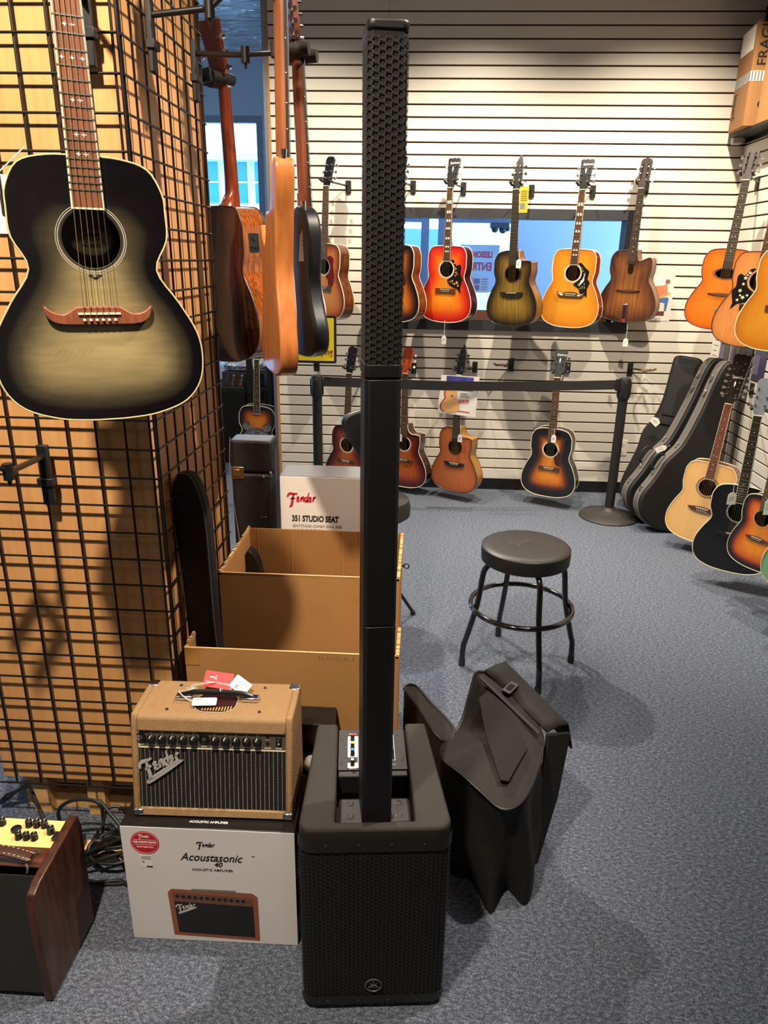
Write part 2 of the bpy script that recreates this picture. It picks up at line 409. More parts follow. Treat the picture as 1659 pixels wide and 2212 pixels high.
# cut end of the slat panel with its T slots
en = MB().box(XE-0.02, XE, YW+0.001, YW+0.14, 0.0, 3.5).build('trim_1', MDFL, smooth=0); structure(en)
notch = None
for k in range(44):
    z = G0+k*PITCH
    if notch is None:
        notch = MB().box(-0.0005, 0.0004, 0, 0.012, -0.004, 0.004).box(-0.0005, 0.0004, 0.012, 0.018, -0.010, 0.010).build('slot', VOID, en, smooth=0); c = notch
    else: c = share(notch, en)
    c.location = (XE-0.0203, YW+0.001, z)
structure(MB().box(XE-0.05, XE-0.02, YW+0.03, YW+0.15, 0, 3.5).build('trim_2', mat('galvanised_stud', rgb(150, 158, 168), 0.4, 0.6), smooth=0))
BASE = mat('black_cove_base', rgb(16, 16, 17), 0.5)
structure(MB().box(XE, XR, YW+0.002, YW+0.03, 0, 0.09).build('baseboard_back', BASE, smooth=0))
# ---- right slat wall with black panel above
RZT = 2.47
wr = structure(MB().box(XR+0.012, XR+0.1, 2.4, YW+0.03, 0.09, RZT).box(XR, XR+0.1, -3.0, 2.4, 0, 3.5).build('wall_right', MDF, smooth=0))
structure(MB().box(XR+0.02, XR+0.12, 2.4, YW+0.1, RZT, 3.5).build('wall_upper_right', mat('black_panel', rgb(30, 28, 28), 0.35), smooth=0))
structure(MB().box(XR+0.002, XR+0.02, 2.4, YW, 0, 0.09).build('baseboard_right', BASE, smooth=0))
proto = None
for z0, z1 in slat_rows(0.09, RZT):
    h = z1-z0; e = 0.0015; w = YW-2.4
    mb = MB(); P = [(0, 0.012), (0, e), (e, 0), (h-e, 0), (h, e), (h, 0.012)]
    vs = [(y, 0, z) for z, y in P] + [(y, w, z) for z, y in P]
    mb._add(vs, [tuple(range(6)), tuple(range(11, 5, -1))] + [(i, 6+i, 6+(i+1) % 6, (i+1) % 6) for i in range(6)])
    o = mb.build('slat', SLAT, wr, smooth=0); o.location = (XR, 2.4, z0)
# ---- pass-through window in the slat wall
DKFR = mat('dark_grey_frame', rgb(50, 50, 54), 0.5)
w1 = structure(MB().box(WX0, WX1, YW-0.012, YW+0.14, 1.985, WZ1).build('window_1', DKFR, smooth=0))
MB().box(WX0, WX1, YW-0.016, YW+0.03, WZ0, 1.298).build('window_rail', DKFR, w1, smooth=0)
MB().box(WX0, WX0+0.085, YW-0.012, YW+0.14, 1.298, 1.985).build('window_stile', DKFR, w1, smooth=0)
MB().box(1.385, WX1, YW-0.012, YW+0.14, 1.298, 1.985).build('window_stile', DKFR, w1, smooth=0)
MB().box(WX0+0.085, 1.385, YW+0.03, YW+0.14, WZ0, 1.285).build('window_sill', wood('brown_sill', rgb(86, 52, 36), rgb(122, 78, 54), 0.5), w1, smooth=0)
MB().box(WX0+0.085, 1.385, YW+0.10, YW+0.125, 1.285, 1.36).build('window_bead', mat('brown_bead', rgb(92, 60, 48), 0.5), w1, smooth=0)
MB().box(WX0+0.085, 1.385, YW+0.11, YW+0.116, 1.36, 1.985).build('pane', glass(), w1, smooth=0)
# ---- the porch and street seen through the glass
BLUEW = mat('porch_blue_wall', rgb(186, 196, 214), 0.7, var=0.03, vscale=1.5)
structure(MB().box(0.80, 2.6, 6.80, 6.9, 0, 2.9).build('wall_porch', BLUEW, smooth=0))
structure(MB().box(-1.0, 2.6, 5.6, 30, -0.1, -0.02).box(-14, -1.0, 7.6, 30, -0.1, -0.02).build('ground', mat('pavement', rgb(215, 215, 212), 0.9, var=0.05), smooth=0))
pd = MB().box(0.10, 0.20, 6.80, 6.86, 0, 2.6).build('porch_door', mat('blue_grey_metal', rgb(120, 130, 150), 0.4), smooth=0)
tag(pd, 'glazed porch door with a mirrored sign seen through the shop window', 'door')
for a, b, c, d in ((0.20, 0.80, 2.02, 2.6), (0.20, 0.80, 0, 1.22), (-1.0, -0.05, 2.02, 2.1)): MB().box(a, b, 6.80, 6.86, c, d).build('door_rail', MATS['blue_grey_metal'], pd, smooth=0)
MB().box(-0.05, 0.02, 6.80, 6.86, 0, 2.1).build('door_stile', MATS['blue_grey_metal'], pd, smooth=0)
MB().box(0.20, 0.80, 6.828, 6.833, 1.22, 2.02).build('pane', glass(), pd, smooth=0)
sg = tag(MB().box(0.302, 0.648, 6.818, 6.822, 1.44, 1.84).build('window_sign', mat('sign_sheet', rgb(190, 200, 215), 0.7), smooth=0), 'pale sheet lettered in red hanging backwards in the porch door glass', 'sign')
for s, z, sz in (('LESSON', 1.735, 0.072), ('ENTRANCE', 1.625, 0.098)):
    text(s, sz, T(0.592, 6.8165, z) @ Matrix.Diagonal((-1, 1, 1, 1)) @ FRONT, mat('red_sign_print', rgb(205, 70, 90), 0.7), sg, sx=0.72, bold=0.002)
hp = tag(MB().box(0.425, 0.575, 6.810, 6.813, 1.435, 1.57).build('posted_notice', mat('notice_paper', rgb(206, 190, 196), 0.8), smooth=0), 'pinkish paper notice below the red lettering on the porch door', 'notice')
for i in range(5): MB().box(0.505, 0.562, 6.809, 6.810, 1.548-i*0.022, 1.555-i*0.022).build('print_line', PRINTGREY, hp, smooth=0)
for i in range(2): MB().box(0.437, 0.49, 6.809, 6.810, 1.51-i*0.055, 1.555-i*0.055).build('print_picture', mat('notice_picture', rgb(120, 110, 140), 0.8), hp, smooth=0)
lf = MB().box(0.55, 0.71, 6.70, 6.80, 1.975, 2.02)
lf.ball((0.59, 6.74, 1.968), 0.03); lf.ball((0.66, 6.74, 1.966), 0.034); lf.ball((0.70, 6.74, 1.972), 0.022)
tag(lf.build('porch_light', mat('lamp_dark', rgb(70, 74, 84), 0.5)), 'small dark lamp fixture over the porch door', 'lamp')
# house across the street
SIDING = mat('white_siding', rgb(244, 246, 246), 0.7)
BLUEP = mat('blue_window_pane', rgb(60, 140, 205), 0.15)
hs = thing('house', 'white house with blue paned windows across the street', 'house', (-2.8, 12, 0))
MB().box(-3.4, 1.6, 0, 3, 0, 3.12).build('wall', SIDING, hs, smooth=0)
MB()._add([(-3.6, -0.35, 3.10), (1.75, -0.35, 3.10), (1.75, 3.3, 4.9), (-3.6, 3.3, 4.9), (-3.6, -0.35, 3.16), (1.75, -0.35, 3.16), (1.75, 3.3, 4.96), (-3.6, 3.3, 4.96)],
    [(0, 3, 2, 1), (4, 5, 6, 7), (0, 1, 5, 4), (1, 2, 6, 5), (2, 3, 7, 6), (3, 0, 4, 7)]).build('roof', mat('pale_roof', rgb(200, 224, 238), 0.8, var=0.04), hs, smooth=0)
for i, x in enumerate((-0.62, -0.165, 0.13, 0.42)):
    w = MB().box(x, x+0.17, -0.03, 0.0, 2.50, 3.08).build('window', BLUEP, hs, smooth=0)
    MB().box(x, x+0.17, -0.045, -0.03, 2.785, 2.805).build('glazing_bar', SIDING, w, smooth=0)
for x in (-0.78, -0.40, 0.02): MB().box(x, x+0.025, -0.05, 0, 0, 3.1).build('pilaster', SIDING, hs, smooth=0)
# second building seen through the pass-through window
bl = thing('street_building', 'teal street building seen through the left of the shop window', 'building', (-0.6, 9, 0))
MB().box(-0.25, 0.75, 0, 1.5, 0, 2.05).build('wall', mat('teal_wall', rgb(120, 165, 175), 0.8), bl, smooth=0)
MB().box(0.75, 4.5, 1.2, 1.5, 0, 5).build('wall', SIDING, bl, smooth=0)
for x in (-0.15, 0.15, 0.45): MB().box(x, x+0.2, -0.03, 0, 1.2, 1.8).build('window', mat('teal_pane', rgb(70, 130, 150), 0.2), bl, smooth=0)
# ================================================================== GUITARS
def outline(ub, w, lb, L, cut=0, square=0.0):
    q = 0.04-0.022*square
    R = [(0, 0), (.45*ub, -.004*L), (.80*ub, -q*L), (.975*ub, -(.125-.03*square)*L), (ub, -.19*L), (.955*ub+.045*w, -.29*L), (w, -.405*L), (.52*w+.48*lb, -.53*L),
         (.955*lb, -.65*L), (lb, -.755*L), (.955*lb, -.86*L), (.79*lb, -.94*L), (.49*lb, -.985*L), (.2*lb, -.9985*L), (0, -L)]
    Lf = [(-x, z) for x, z in R[1:-1]][::-1]
    if cut == 1:      # soft venetian cutaway on the treble side
        R = [(0, 0), (.026, 0), (.031, -.05*L), (.042, -.105*L), (.068, -.135*L), (.100, -.135*L), (.80*ub+.022, -.15*L), (.97*ub, -.19*L), (.985*ub, -.24*L), (.97*ub, -.30*L)] + R[6:]
    if cut == 2:      # sharp florentine cutaway
        R = [(0, 0), (.026, 0), (.029, -.06*L), (.040, -.135*L), (.060, -.155*L), (.090, -.125*L), (.118, -.105*L), (.92*ub, -.125*L), (.96*ub, -.20*L), (.95*ub, -.29*L)] + R[6:]
    return catmull(R[:-1] + [R[-1]] + Lf, 4, closed=True)
def edge_dist(P, poly):
    P = np.array(P); A = np.array(poly); B = np.roll(A, -1, 0); d = B-A; best = np.full(len(P), 9.0)
    for a, v in zip(A, d):
        t = np.clip(((P-a)@v)/max(1e-12, v@v), 0, 1); best = np.minimum(best, np.hypot(*(P-(a+t[:, None]*v)).T))
    return best
def plate(poly, y, hole=None, rings=(0, .04, .1, .18, .3, .45, .62, .8, 1.0), nodrop=False):
    """flat top with an optional round opening; carries the 'edge' attribute"""
    c = hole[:2] if hole else (sum(p[0] for p in poly)/len(poly), sum(p[1] for p in poly)/len(poly))
    n = len(poly); vs = []; 
    for s in rings:
        for (x, z) in poly:
            dx, dz = x-c[0], z-c[1]; l = math.hypot(dx/(hole[2] if hole else 1), dz/(hole[3] if hole else 1)) or 1
            hx, hz = (c[0]+dx/l, c[1]+dz/l) if hole else (c[0]+dx*0.001, c[1]+dz*0.001)
            vs.append((x+(hx-x)*s, y, z+(hz-z)*s))
    fs = [(j*n+i, j*n+(i+1) % n, (j+1)*n+(i+1) % n, (j+1)*n+i) for j in range(len(rings)-1) for i in range(n)]
    mb = MB(); mb._add(vs, fs); mb.attr = edge_dist([(v[0], v[2]) for v in vs], poly)
    return mb
def build_attr(mb, name, material, parent):
    me = mb.mesh(name); a = me.attributes.new('edge', 'FLOAT', 'POINT'); a.data.foreach_set('value', np.array(mb.attr, dtype=np.float32))
    for p in me.polygons: p.use_smooth = True
    me.materials.append(material); o = bpy.data.objects.new(name, me); COL.objects.link(o); o.parent = parent
    return o
def frame(P0, P1, yaw, roll_ref=None):
    """local z from P0 to P1, local -y faces yaw (degrees; 0 = towards -Y, positive turns to -X)"""
    z = (Vector(P1)-Vector(P0)).normalized(); a = math.radians(yaw)
    n = Vector((-math.sin(a), -math.cos(a), 0)); n = (n - z*n.dot(z)).normalized(); y = -n; x = y.cross(z)
    M = Matrix.Identity(4)
    for i in range(3): M[i][0] = x[i]; M[i][1] = y[i]; M[i][2] = z[i]
    return M
FRETM = mat('fret_wire', (0.72, 0.68, 0.58), 0.3, 1.0)
STR1 = mat('bronze_string', rgb(214, 190, 130), 0.3, 0.8)
STR2 = mat('steel_string', rgb(200, 196, 188), 0.3, 0.9)
ROSEW = wood('rosewood_board', rgb(64, 36, 26), rgb(104, 62, 44), 0.5, 30)
EBONY = mat('ebony_board', rgb(30, 27, 27), 0.5)
MAHOG = wood('mahogany_neck', rgb(92, 42, 22), rgb(122, 60, 32), 0.3, 20, coat=0.4)
BINDC = mat('cream_binding', rgb(238, 226, 190), 0.35)
DOT = mat('pearl_dot', rgb(240, 238, 228), 0.3)
INLAY = mat('pearl_inlay', rgb(236, 236, 230), 0.25)
NUTM = mat('bone_nut', rgb(240, 232, 204), 0.4)
GOLD = mat('gold_plate', (0.80, 0.58, 0.22), 0.25, 1.0)
PEARLB = mat('pearl_button', rgb(236, 228, 190), 0.35)
HDBLK = mat('headstock_black', rgb(20, 18, 20), 0.25, coat=0.5)
SCALE_L = 0.645
def head_outline(style):
    if style == 'open':      # gentle open-book paddle
        R = [(.0215, 0), (.024, .02), (.034, .045), (.036, .10), (.041, .155), (.043, .178), (.030, .185), (.012, .181), (0, .187)]
    elif style == 'point':   # narrow headstock ending in a point
        R = [(.0215, 0), (.024, .02), (.031, .05), (.027, .11), (.022, .16), (.014, .19), (.006, .212), (0, .20)]
        return R + [(-.008, .185), (-.020, .165), (-.026, .11), (-.031, .05), (-.024, .02), (-.0215, 0)]
    elif style == 'slot':
        R = [(.0225, 0), (.028, .02), (.036, .045), (.036, .17), (.028, .183), (.014, .186), (0, .194)]
    elif style == 'long':    # twelve string
        R = [(.0225, 0), (.026, .02), (.036, .04), (.040, .12), (.046, .24), (.047, .275), (.034, .286), (.014, .282), (0, .288)]
    else:                    # 'round'
        R = [(.0215, 0), (.026, .022), (.033, .045), (.034, .12), (.036, .165), (.026, .182), (0, .186)]
    return R + [(-x, z) for x, z in R[:-1]][::-1]
def guitar(label, Np, Bp, yaw, top, side, group='acoustic guitars on display', ub=.147, w=.137, lb=.20, L=.505, depth=.105, cut=0, square=0.5, name='acoustic_guitar', cat='guitar',
           head='open', headmat=None, tunerb=None, tunerm=None, board=None, inlay='dot', bind=BINDC, bindr=.0028, hole=(.051, .051), holez=.30, ros=None, bridge='rect', bridgemat=None,
           guard=None, guardmat=None, pins=None, neckmat=None, fine=False, nstr=6, fretbind=None, headtext=None, base=.865, bowl=False, hidehead=False, brz=None, topfade=None):
    Np = Vector(Np); Bp = Vector(Bp); M = frame(Bp, Np, yaw); s = (Np-Bp).length/base
    g = thing(name, label, cat, M=Matrix.Translation(Np) @ M @ Matrix.Scale(s, 4), group=group)
    z0 = -(base-L)                                  # where the body starts
    poly = [(x, z+z0) for x, z in outline(ub, w, lb, L, cut, square)]
    hz = z0-holez*L; hc = (0, hz, hole[0], hole[1]) if hole else None
    pm_ = plate(poly, 0.0, hc)
    if topfade: pm_.attr = [a*min(1, max(0, (topfade[0]-v[2])/topfade[1])) for a, v in zip(pm_.attr, pm_.v)]
    build_attr(pm_, 'soundboard', top, g)
    # rims and back
    n = len(poly); mb = MB()
    dep = lambda z: depth*(0.90 + 0.10*min(1, max(0, (z0-z)/L)))
    if bowl:
        rows = [(0.0, 1.0), (.35, .97), (.65, .85), (.88, .62), (1.0, .30)]
    else: rows = [(0, 1.0), (1.0, 1.0), (1.04, .94), (1.09, .55)]
    cz = z0-L*.58; vs = []
    for (f, k) in rows:
        for (x, z) in poly: vs.append((x*k, dep(z)*f, cz+(z-cz)*k))
    fs = [(j*n+i, j*n+(i+1) % n, (j+1)*n+(i+1) % n, (j+1)*n+i) for j in range(len(rows)-1) for i in range(n)] + [tuple(range((len(rows)-1)*n, len(rows)*n))]
    mb._add(vs, fs); mb.build('body', side, g, smooth=35)
    if bind:
        MB().tube([(x, 0.0006, z) for x, z in poly], bindr, 6, closed=True).build('binding', bind, g)
        if not bowl: MB().tube([(x, dep(z)+.001, z) for x, z in poly], bindr*0.8, 5, closed=True).build('back_binding', bind, g)
    # rosette
    if hole:
        for (r0, r1, m) in (ros or [(1.0, 1.10, BINDC), (1.16, 1.22, BINDC)]):
            k = 40; vs = []; 
            for rr in (r0, r1):
                for i in range(k): a = 2*math.pi*i/k; vs.append((hole[0]*rr*math.cos(a), -0.0005, hz+hole[1]*rr*math.sin(a)))
            MB()._add(vs, [(i, (i+1) % k, k+(i+1) % k, k+i) for i in range(k)]).build('rosette', m, g, smooth=0)
    # neck, heel, fretboard
    neckmat = neckmat or MAHOG; board = board or ROSEW
    wn, wb_ = .0215, .028
    zj = z0; fbend = (hz + hole[1]*1.04) if hole else zj-.06
    mb = MB(); secs = []
    for z, ww, th in ((0.0, wn, .019), (-.06, wn*1.05, .0195), (zj*.75, .0262, .021), (zj+.045, .0275, .024), (zj+.012, .0275, .05), (zj, .0268, .075)):
        secs.append([(ww*math.cos(math.pi*i/8), (th*math.sin(math.pi*i/8)), z) for i in range(9)])
    vs = [p for sct in secs for p in sct]; fs = []
    for j in range(len(secs)-1):
        for i in range(8): fs.append((j*9+i, j*9+i+1, (j+1)*9+i+1, (j+1)*9+i))
        fs.append((j*9, (j+1)*9, (j+1)*9+8, j*9+8))
    fs += [tuple(range(9)), tuple(range((len(secs)-1)*9, len(secs)*9))]
    mb._add(vs, fs).build('neck', neckmat, g)
    wz = lambda z: wn + (wb_-wn)*min(1, -z/.42)
    MB().prism([(-wn, 0), (-wz(fbend), fbend), (wz(fbend), fbend), (wn, 0)], -.0065, .0002).build('fretboard', board, g, smooth=0)
    if fretbind:
        for sx in (-1, 1): MB().prism([(sx*wn, 0), (sx*wz(fbend), fbend), (sx*(wz(fbend)-.0028), fbend), (sx*(wn-.0024), 0)][::sx], -.0068, -.004).build('fretboard_binding', fretbind, g, smooth=0)
        MB().box(-wz(fbend), wz(fbend), -.0068, -.004, fbend-.0025, fbend+.0005).build('fretboard_binding', fretbind, g, smooth=0)
    fz = [-SCALE_L*(1-2**(-k/12)) for k in range(1, 22)]; fz = [z for z in fz if z > fbend+.004]
    if fine:
        for z in fz: MB().box(-wz(z), wz(z), -.0077, -.0063, z-.0012, z+.0012).build('fret', FRETM, g, smooth=0)
    else:
        mb = MB()
        for z in fz: mb.box(-wz(z), wz(z), -.0078, -.0063, z-.0013, z+.0013)
        mb.build('frets', FRETM, g, smooth=0, kind='stuff')
    allz = [0]+fz
    for k in (3, 5, 7, 9, 12, 15, 17):
        if k >= len(allz): break
        zc = (allz[k-1]+allz[k])/2; gap = allz[k-1]-allz[k]; mb = MB()
        if inlay == 'dot':
            for dx in ((-.009, .009) if k == 12 else (0,)): mb.prism(circ(.0026, 8, dx, zc), -.0069, -.006)
        elif inlay == 'block':
            for dx in (-.0085, .0085): mb.prism([(dx-.0065, zc-gap*.30), (dx+.0065, zc-gap*.30), (dx+.0055, zc+gap*.30), (dx-.0055, zc+gap*.30)], -.0069, -.006)
        elif inlay == 'cross':
            for dx in ((-.016, 0, .016) if k == 9 else (-.006, .006)):
                mb.prism([(dx-.005, zc), (dx-.001, zc-.0012), (dx, zc-.004), (dx+.001, zc-.0012), (dx+.005, zc), (dx+.001, zc+.0012), (dx, zc+.004), (dx-.001, zc+.0012)], -.0069, -.006)
        else: break
        mb.build('inlay', INLAY if inlay != 'dot' else DOT, g, smooth=0)
    MB().box(-wn, wn, -.0095, .004, -.001, .0035).build('nut', NUTM, g, smooth=0)
    # headstock leaning back
    HM = RX(-13) if True else None
    if not hidehead:
        hp = head_outline(head)
        hs = MB().prism([(x, z+.003) for x, z in hp], -.004, .011, HM).build('headstock', headmat or HDBLK, g, smooth=0)
        if head == 'slot':
            for sx in (-1, 1): MB().prism(rrect(.010, .105, .005, 3, sx*.018, .105), -.0048, -.0035, HM).build('slot', VOID, hs, smooth=0)
        tm = tunerm or CHROME; tb = tunerb or CHROME
        zs = [.052, .093, .134] if nstr == 6 else [.055+.036*i for i in range(6)]
        if head == 'point': zs = [.055, .098, .141]
        for sx in (-1, 1):
            for i, z in enumerate(zs):
                ex = .036 if head != 'point' else .030-.004*i
                if head == 'long': ex = .040
                mb = MB(); mb.cyl((sx*ex*.62, -.014, z), (sx*ex*.62, -.004, z), .0042, n=8, M=HM); mb.cyl((sx*(ex-.006), .014, z), (sx*(ex+.014), .014, z), .0022, n=6, M=HM)
                t = mb.build('tuner', tm, g)
                MB().prism(rrect(.014, .017, .005, 2, sx*(ex+.020), z), .0095, .0185, HM).build('button', tb, t, smooth=0)
        if headtext:
            text(headtext, .020, HM @ T(-.026, -.0046, .150) @ FRONT, GOLD if headtext[0] == '*' else INLAY, g, shear=.3, ext=.0003, sx=.9)
        if head in ('open', 'long'):
            MB().prism([(0, .135), (.005, .122), (.002, .105), (0, .098), (-.002, .105), (-.005, .122)], -.0047, -.0038, HM).build('head_inlay', INLAY, g, smooth=0)
    # bridge
    bm_ = bridgemat or ROSEW; bz = brz if brz is not None else -(SCALE_L*1.0) ; saddle_z = bz
    if bridge == 'rect': bp = [(-.077, -.014), (.077, -.014), (.077, .014), (-.077, .014)]
    elif bridge == 'belly': bp = catmull([(-.078, .010), (-.078, -.012), (-.04, -.014), (0, -.022), (.04, -.014), (.078, -.012), (.078, .010), (.04, .013), (0, .014), (-.04, .013)], 3, True)
    elif bridge == 'smile': bp = catmull([(-.085, .008), (-.070, -.012), (-.035, -.021), (0, -.023), (.035, -.021), (.070, -.012), (.085, .008), (.06, .012), (0, .010), (-.06, .012)], 3, True)
    elif bridge == 'wing': bp = catmull([(-.085, .003), (-.060, -.012), (-.028, -.016), (.028, -.016), (.060, -.012), (.085, .003), (.060, .008), (.030, .014), (-.030, .014), (-.060, .008)], 3, True)
    elif bridge == 'mustache': bp = catmull([(-.094, .020), (-.090, .000), (-.072, -.012), (-.03, -.014), (.03, -.014), (.072, -.012), (.090, .000), (.094, .020), (.082, .010), (.062, .005), (.044, .014), (.032, .018), (-.032, .018), (-.044, .014), (-.062, .005), (-.082, .010)], 3, True)
    elif bridge == 'pickaxe': bp = catmull([(-.085, .002), (-.05, -.005), (-.03, -.008), (.03, -.008), (.05, -.005), (.085, .002), (.05, .004), (.03, .007), (-.03, .007), (-.05, .004)], 3, True)
    else: bp = None
    if bp:
        br = MB().prism([(x, z+bz-.006) for x, z in bp], -.0085, .0, None).build('bridge', bm_, g, bevel=.0015 if fine else 0, smooth=35)
        if bridge != 'pickaxe':
            MB().box(-.037, .037, -.0115, -.008, bz-.0015, bz+.002, T(0, 0, 0)).build('saddle', NUTM, br, smooth=0)
            pm = pins or NUTM
            if nstr == 6:
                for i in range(6):
                    x = (-.5+i/5)*.054
                    MB().ball((x, -.0098, bz-.0115), .0031 if fine else .0027, 8).build('bridge_pin', pm, br)
            else:
                mb = MB()
                for r in range(2):
                    for i in range(6): mb.ball(((-.5+i/5)*.054+.003*r, -.0095, bz-.009-.009*r), .0025, 6)
                mb.build('bridge_pins', pm, br, kind='stuff')
    # strings
    ends = bz-.010 if bridge not in ('pickaxe', 'tail') else bz-.14
    ns = 6
    for i in range(ns):
        x0 = (-.5+i/(ns-1))*.036; x1 = (-.5+i/(ns-1))*.054
        r = (.0008-.00006*i) if fine else .0006
        pts = [(x0, -.0098, 0), (x1, -.0128, bz), (x1, -.0098, ends)]
        if i == 0 or fine:
            MB().tube(pts, r, 4).build('string', STR1 if i < 4 else STR2, g)
        else:
            if i == 1: smb = MB()
            smb.tube(pts, r, 4)
    if not fine: smb.build('strings', STR1, g, kind='stuff')
    if guard: MB().prism([(x, z+hz) for x, z in guard], -.0022, -.0001).build('pickguard', guardmat, g, smooth=0)
    g['_hz'] = 0
    del g['_hz']
    return g
def gl(g, name, polys, y0, material):
    """flat decoration on a guitar's front, joined into one named part"""
    mb = MB()
    for p in polys: mb.prism(p, y0-.0008, y0)
    return mb.build(name, material, g, smooth=0)
def blob(cx, cz, r, n=5, a=0.0, k=0.45):
    return [(cx+r*(1 if i % 2 == 0 else k)*math.cos(a+math.pi*i/n), cz+r*(1 if i % 2 == 0 else k)*math.sin(a+math.pi*i/n)) for i in range(2*n)]

# finishes
S_TOB = burst('tobacco_sunburst', [(0, rgb(20, 14, 14)), (.022, rgb(30, 18, 16)), (.045, rgb(96, 44, 18)), (.085, rgb(196, 104, 26)), (.15, rgb(232, 150, 46))])
S_VIN = burst('vintage_sunburst', [(0, rgb(14, 10, 14)), (.045, rgb(20, 13, 15)), (.070, rgb(92, 42, 12)), (.108, rgb(206, 112, 22)), (.16, rgb(238, 150, 38))])
S_CHERRY = burst('cherry_sunburst', [(0, rgb(150, 20, 24)), (.02, rgb(200, 30, 26)), (.05, rgb(224, 66, 22)), (.09, rgb(240, 118, 24)), (.16, rgb(248, 160, 40))])
S_OLIVE = burst('olive_walnut_burst', [(0, rgb(38, 32, 24)), (.02, rgb(52, 42, 26)), (.05, rgb(104, 80, 34)), (.10, rgb(142, 112, 46)), (.16, rgb(160, 128, 56))], grain=.35, gscale=9)
S_AMBER = burst('antique_amber', [(0, rgb(196, 112, 26)), (.05, rgb(214, 136, 36)), (.12, rgb(222, 150, 44)), (.2, rgb(224, 154, 50))], grain=.06)
S_GYPSY = burst('worn_brown', [(0, rgb(64, 34, 20)), (.03, rgb(84, 46, 24)), (.08, rgb(116, 68, 30)), (.16, rgb(150, 92, 40))], grain=.4, gscale=7, coat=.15, rough=.45)
S_LTBURST = burst('honey_burst', [(0, rgb(96, 38, 16)), (.02, rgb(150, 70, 24)), (.05, rgb(200, 112, 46)), (.10, rgb(222, 140, 70)), (.18, rgb(230, 156, 86))])
S_REDB = burst('redburst', [(0, rgb(52, 14, 18)), (.02, rgb(70, 18, 20)), (.05, rgb(120, 42, 22)), (.09, rgb(178, 84, 30)), (.16, rgb(196, 100, 36))], grain=.2)
S_CEDAR = burst('cedar_top', [(0, rgb(150, 76, 34)), (.03, rgb(182, 96, 44)), (.1, rgb(194, 106, 50)), (.2, rgb(200, 112, 54))], grain=.14)
S_ORANGE = burst('orange_cedar', [(0, rgb(176, 78, 20)), (.03, rgb(204, 98, 24)), (.1, rgb(214, 112, 30)), (.2, rgb(218, 116, 34))], grain=.12)
S_NAT = burst('natural_spruce', [(0, rgb(226, 170, 98)), (.03, rgb(236, 184, 112)), (.1, rgb(238, 188, 118)), (.2, rgb(240, 192, 122))], grain=.05)
S_NATO = burst('aged_spruce', [(0, rgb(206, 124, 62)), (.03, rgb(222, 142, 76)), (.1, rgb(226, 148, 80)), (.2, rgb(228, 150, 84))], grain=.13)
S_BLACK = burst('black_top', [(0, rgb(14, 14, 16)), (.1, rgb(17, 17, 19)), (.15, rgb(17, 17, 19)), (.2, rgb(17, 17, 19))], grain=.02, rough=.4, coat=.2)
S_MINT = burst('mint_green', [(0, rgb(150, 214, 160)), (.1, rgb(160, 222, 170)), (.15, rgb(160, 222, 170)), (.2, rgb(160, 222, 170))], grain=.02)
S_GREY = burst('moonlight_grey_burst', [(0, rgb(14, 13, 16)), (.018, rgb(18, 16, 18)), (.042, rgb(70, 63, 48)), (.074, rgb(134, 120, 86)), (.13, rgb(170, 153, 108))], grain=.14, gstretch=(1.2, 9, 9), gscale=10, rough=.12, coat=1.0)
SD_RED = wood('dark_red_rim', rgb(44, 12, 12), rgb(74, 22, 18), 0.2, 16, coat=.5)
SD_BR = wood('brown_rim', rgb(70, 36, 20), rgb(116, 64, 34), 0.25, 16, (3, 3, 1), coat=.4)
SD_WAL = wood('walnut_rim', rgb(104, 70, 36), rgb(150, 108, 58), 0.3, 10, (3, 3, 1), coat=.3)
SD_BLK = mat('black_rim', rgb(22, 19, 20), 0.3, coat=.4)
SD_ROSE = wood('rosewood_rim', rgb(96, 44, 14), rgb(176, 98, 40), 0.2, 30, (5, 5, .35), coat=.6)
SD_GYP = wood('worn_rim', rgb(120, 84, 58), rgb(166, 122, 84), 0.45, 12, (2, 6, .6))
SD_MAP = wood('golden_rim', rgb(140, 92, 34), rgb(186, 136, 62), 0.3, 9, (3, 3, 1), coat=.3)
TORT = mat('tortoise_shell', rgb(110, 24, 20), 0.2, var=.7, vscale=90, coat=.5)
TORTD = mat('dark_tortoise', rgb(64, 22, 20), 0.2, var=.5, vscale=60, coat=.5)
GBLK = mat('black_guard', rgb(18, 17, 18), 0.3)
SIDEG = mat('grey_burst_rim', rgb(26, 22, 22), 0.2, coat=.6)

BIRD = catmull([(.030, .055), (.052, .052), (.070, .020), (.086, .030), (.100, .015), (.098, -.030), (.112, -.055), (.100, -.110), (.106, -.140), (.080, -.112), (.040, -.100), (.012, -.070), (.020, -.055), (.048, -.034), (.058, 0), (.050, .030)], 2, True)
DOVE = catmull([(.030, .055), (.048, .058), (.075, .030), (.098, .012), (.092, -.030), (.108, -.050), (.096, -.090), (.100, -.135), (.076, -.110), (.060, -.120), (.046, -.086), (.012, -.066), (.030, -.048), (.052, -.025), (.056, .01), (.046, .036)], 2, True)
BIRD = [(.028+(x-.028)*1.16, z*1.12) for x, z in BIRD]; DOVE = [(.028+(x-.028)*1.16, z*1.12) for x, z in DOVE]
TEAR = catmull([(.045, .010), (.060, -.010), (.080, -.045), (.090, -.085), (.075, -.110), (.050, -.108), (.036, -.080), (.030, -.052), (.048, -.034), (.056, -.012)], 2, True)
BAT = catmull([(.025, .058), (.055, .075), (.088, .055), (.085, .01), (.095, -.04), (.098, -.09), (.075, -.13), (.045, -.125), (.040, -.085), (.018, -.062), (.045, -.04), (.058, 0), (.045, .035)], 2, True)

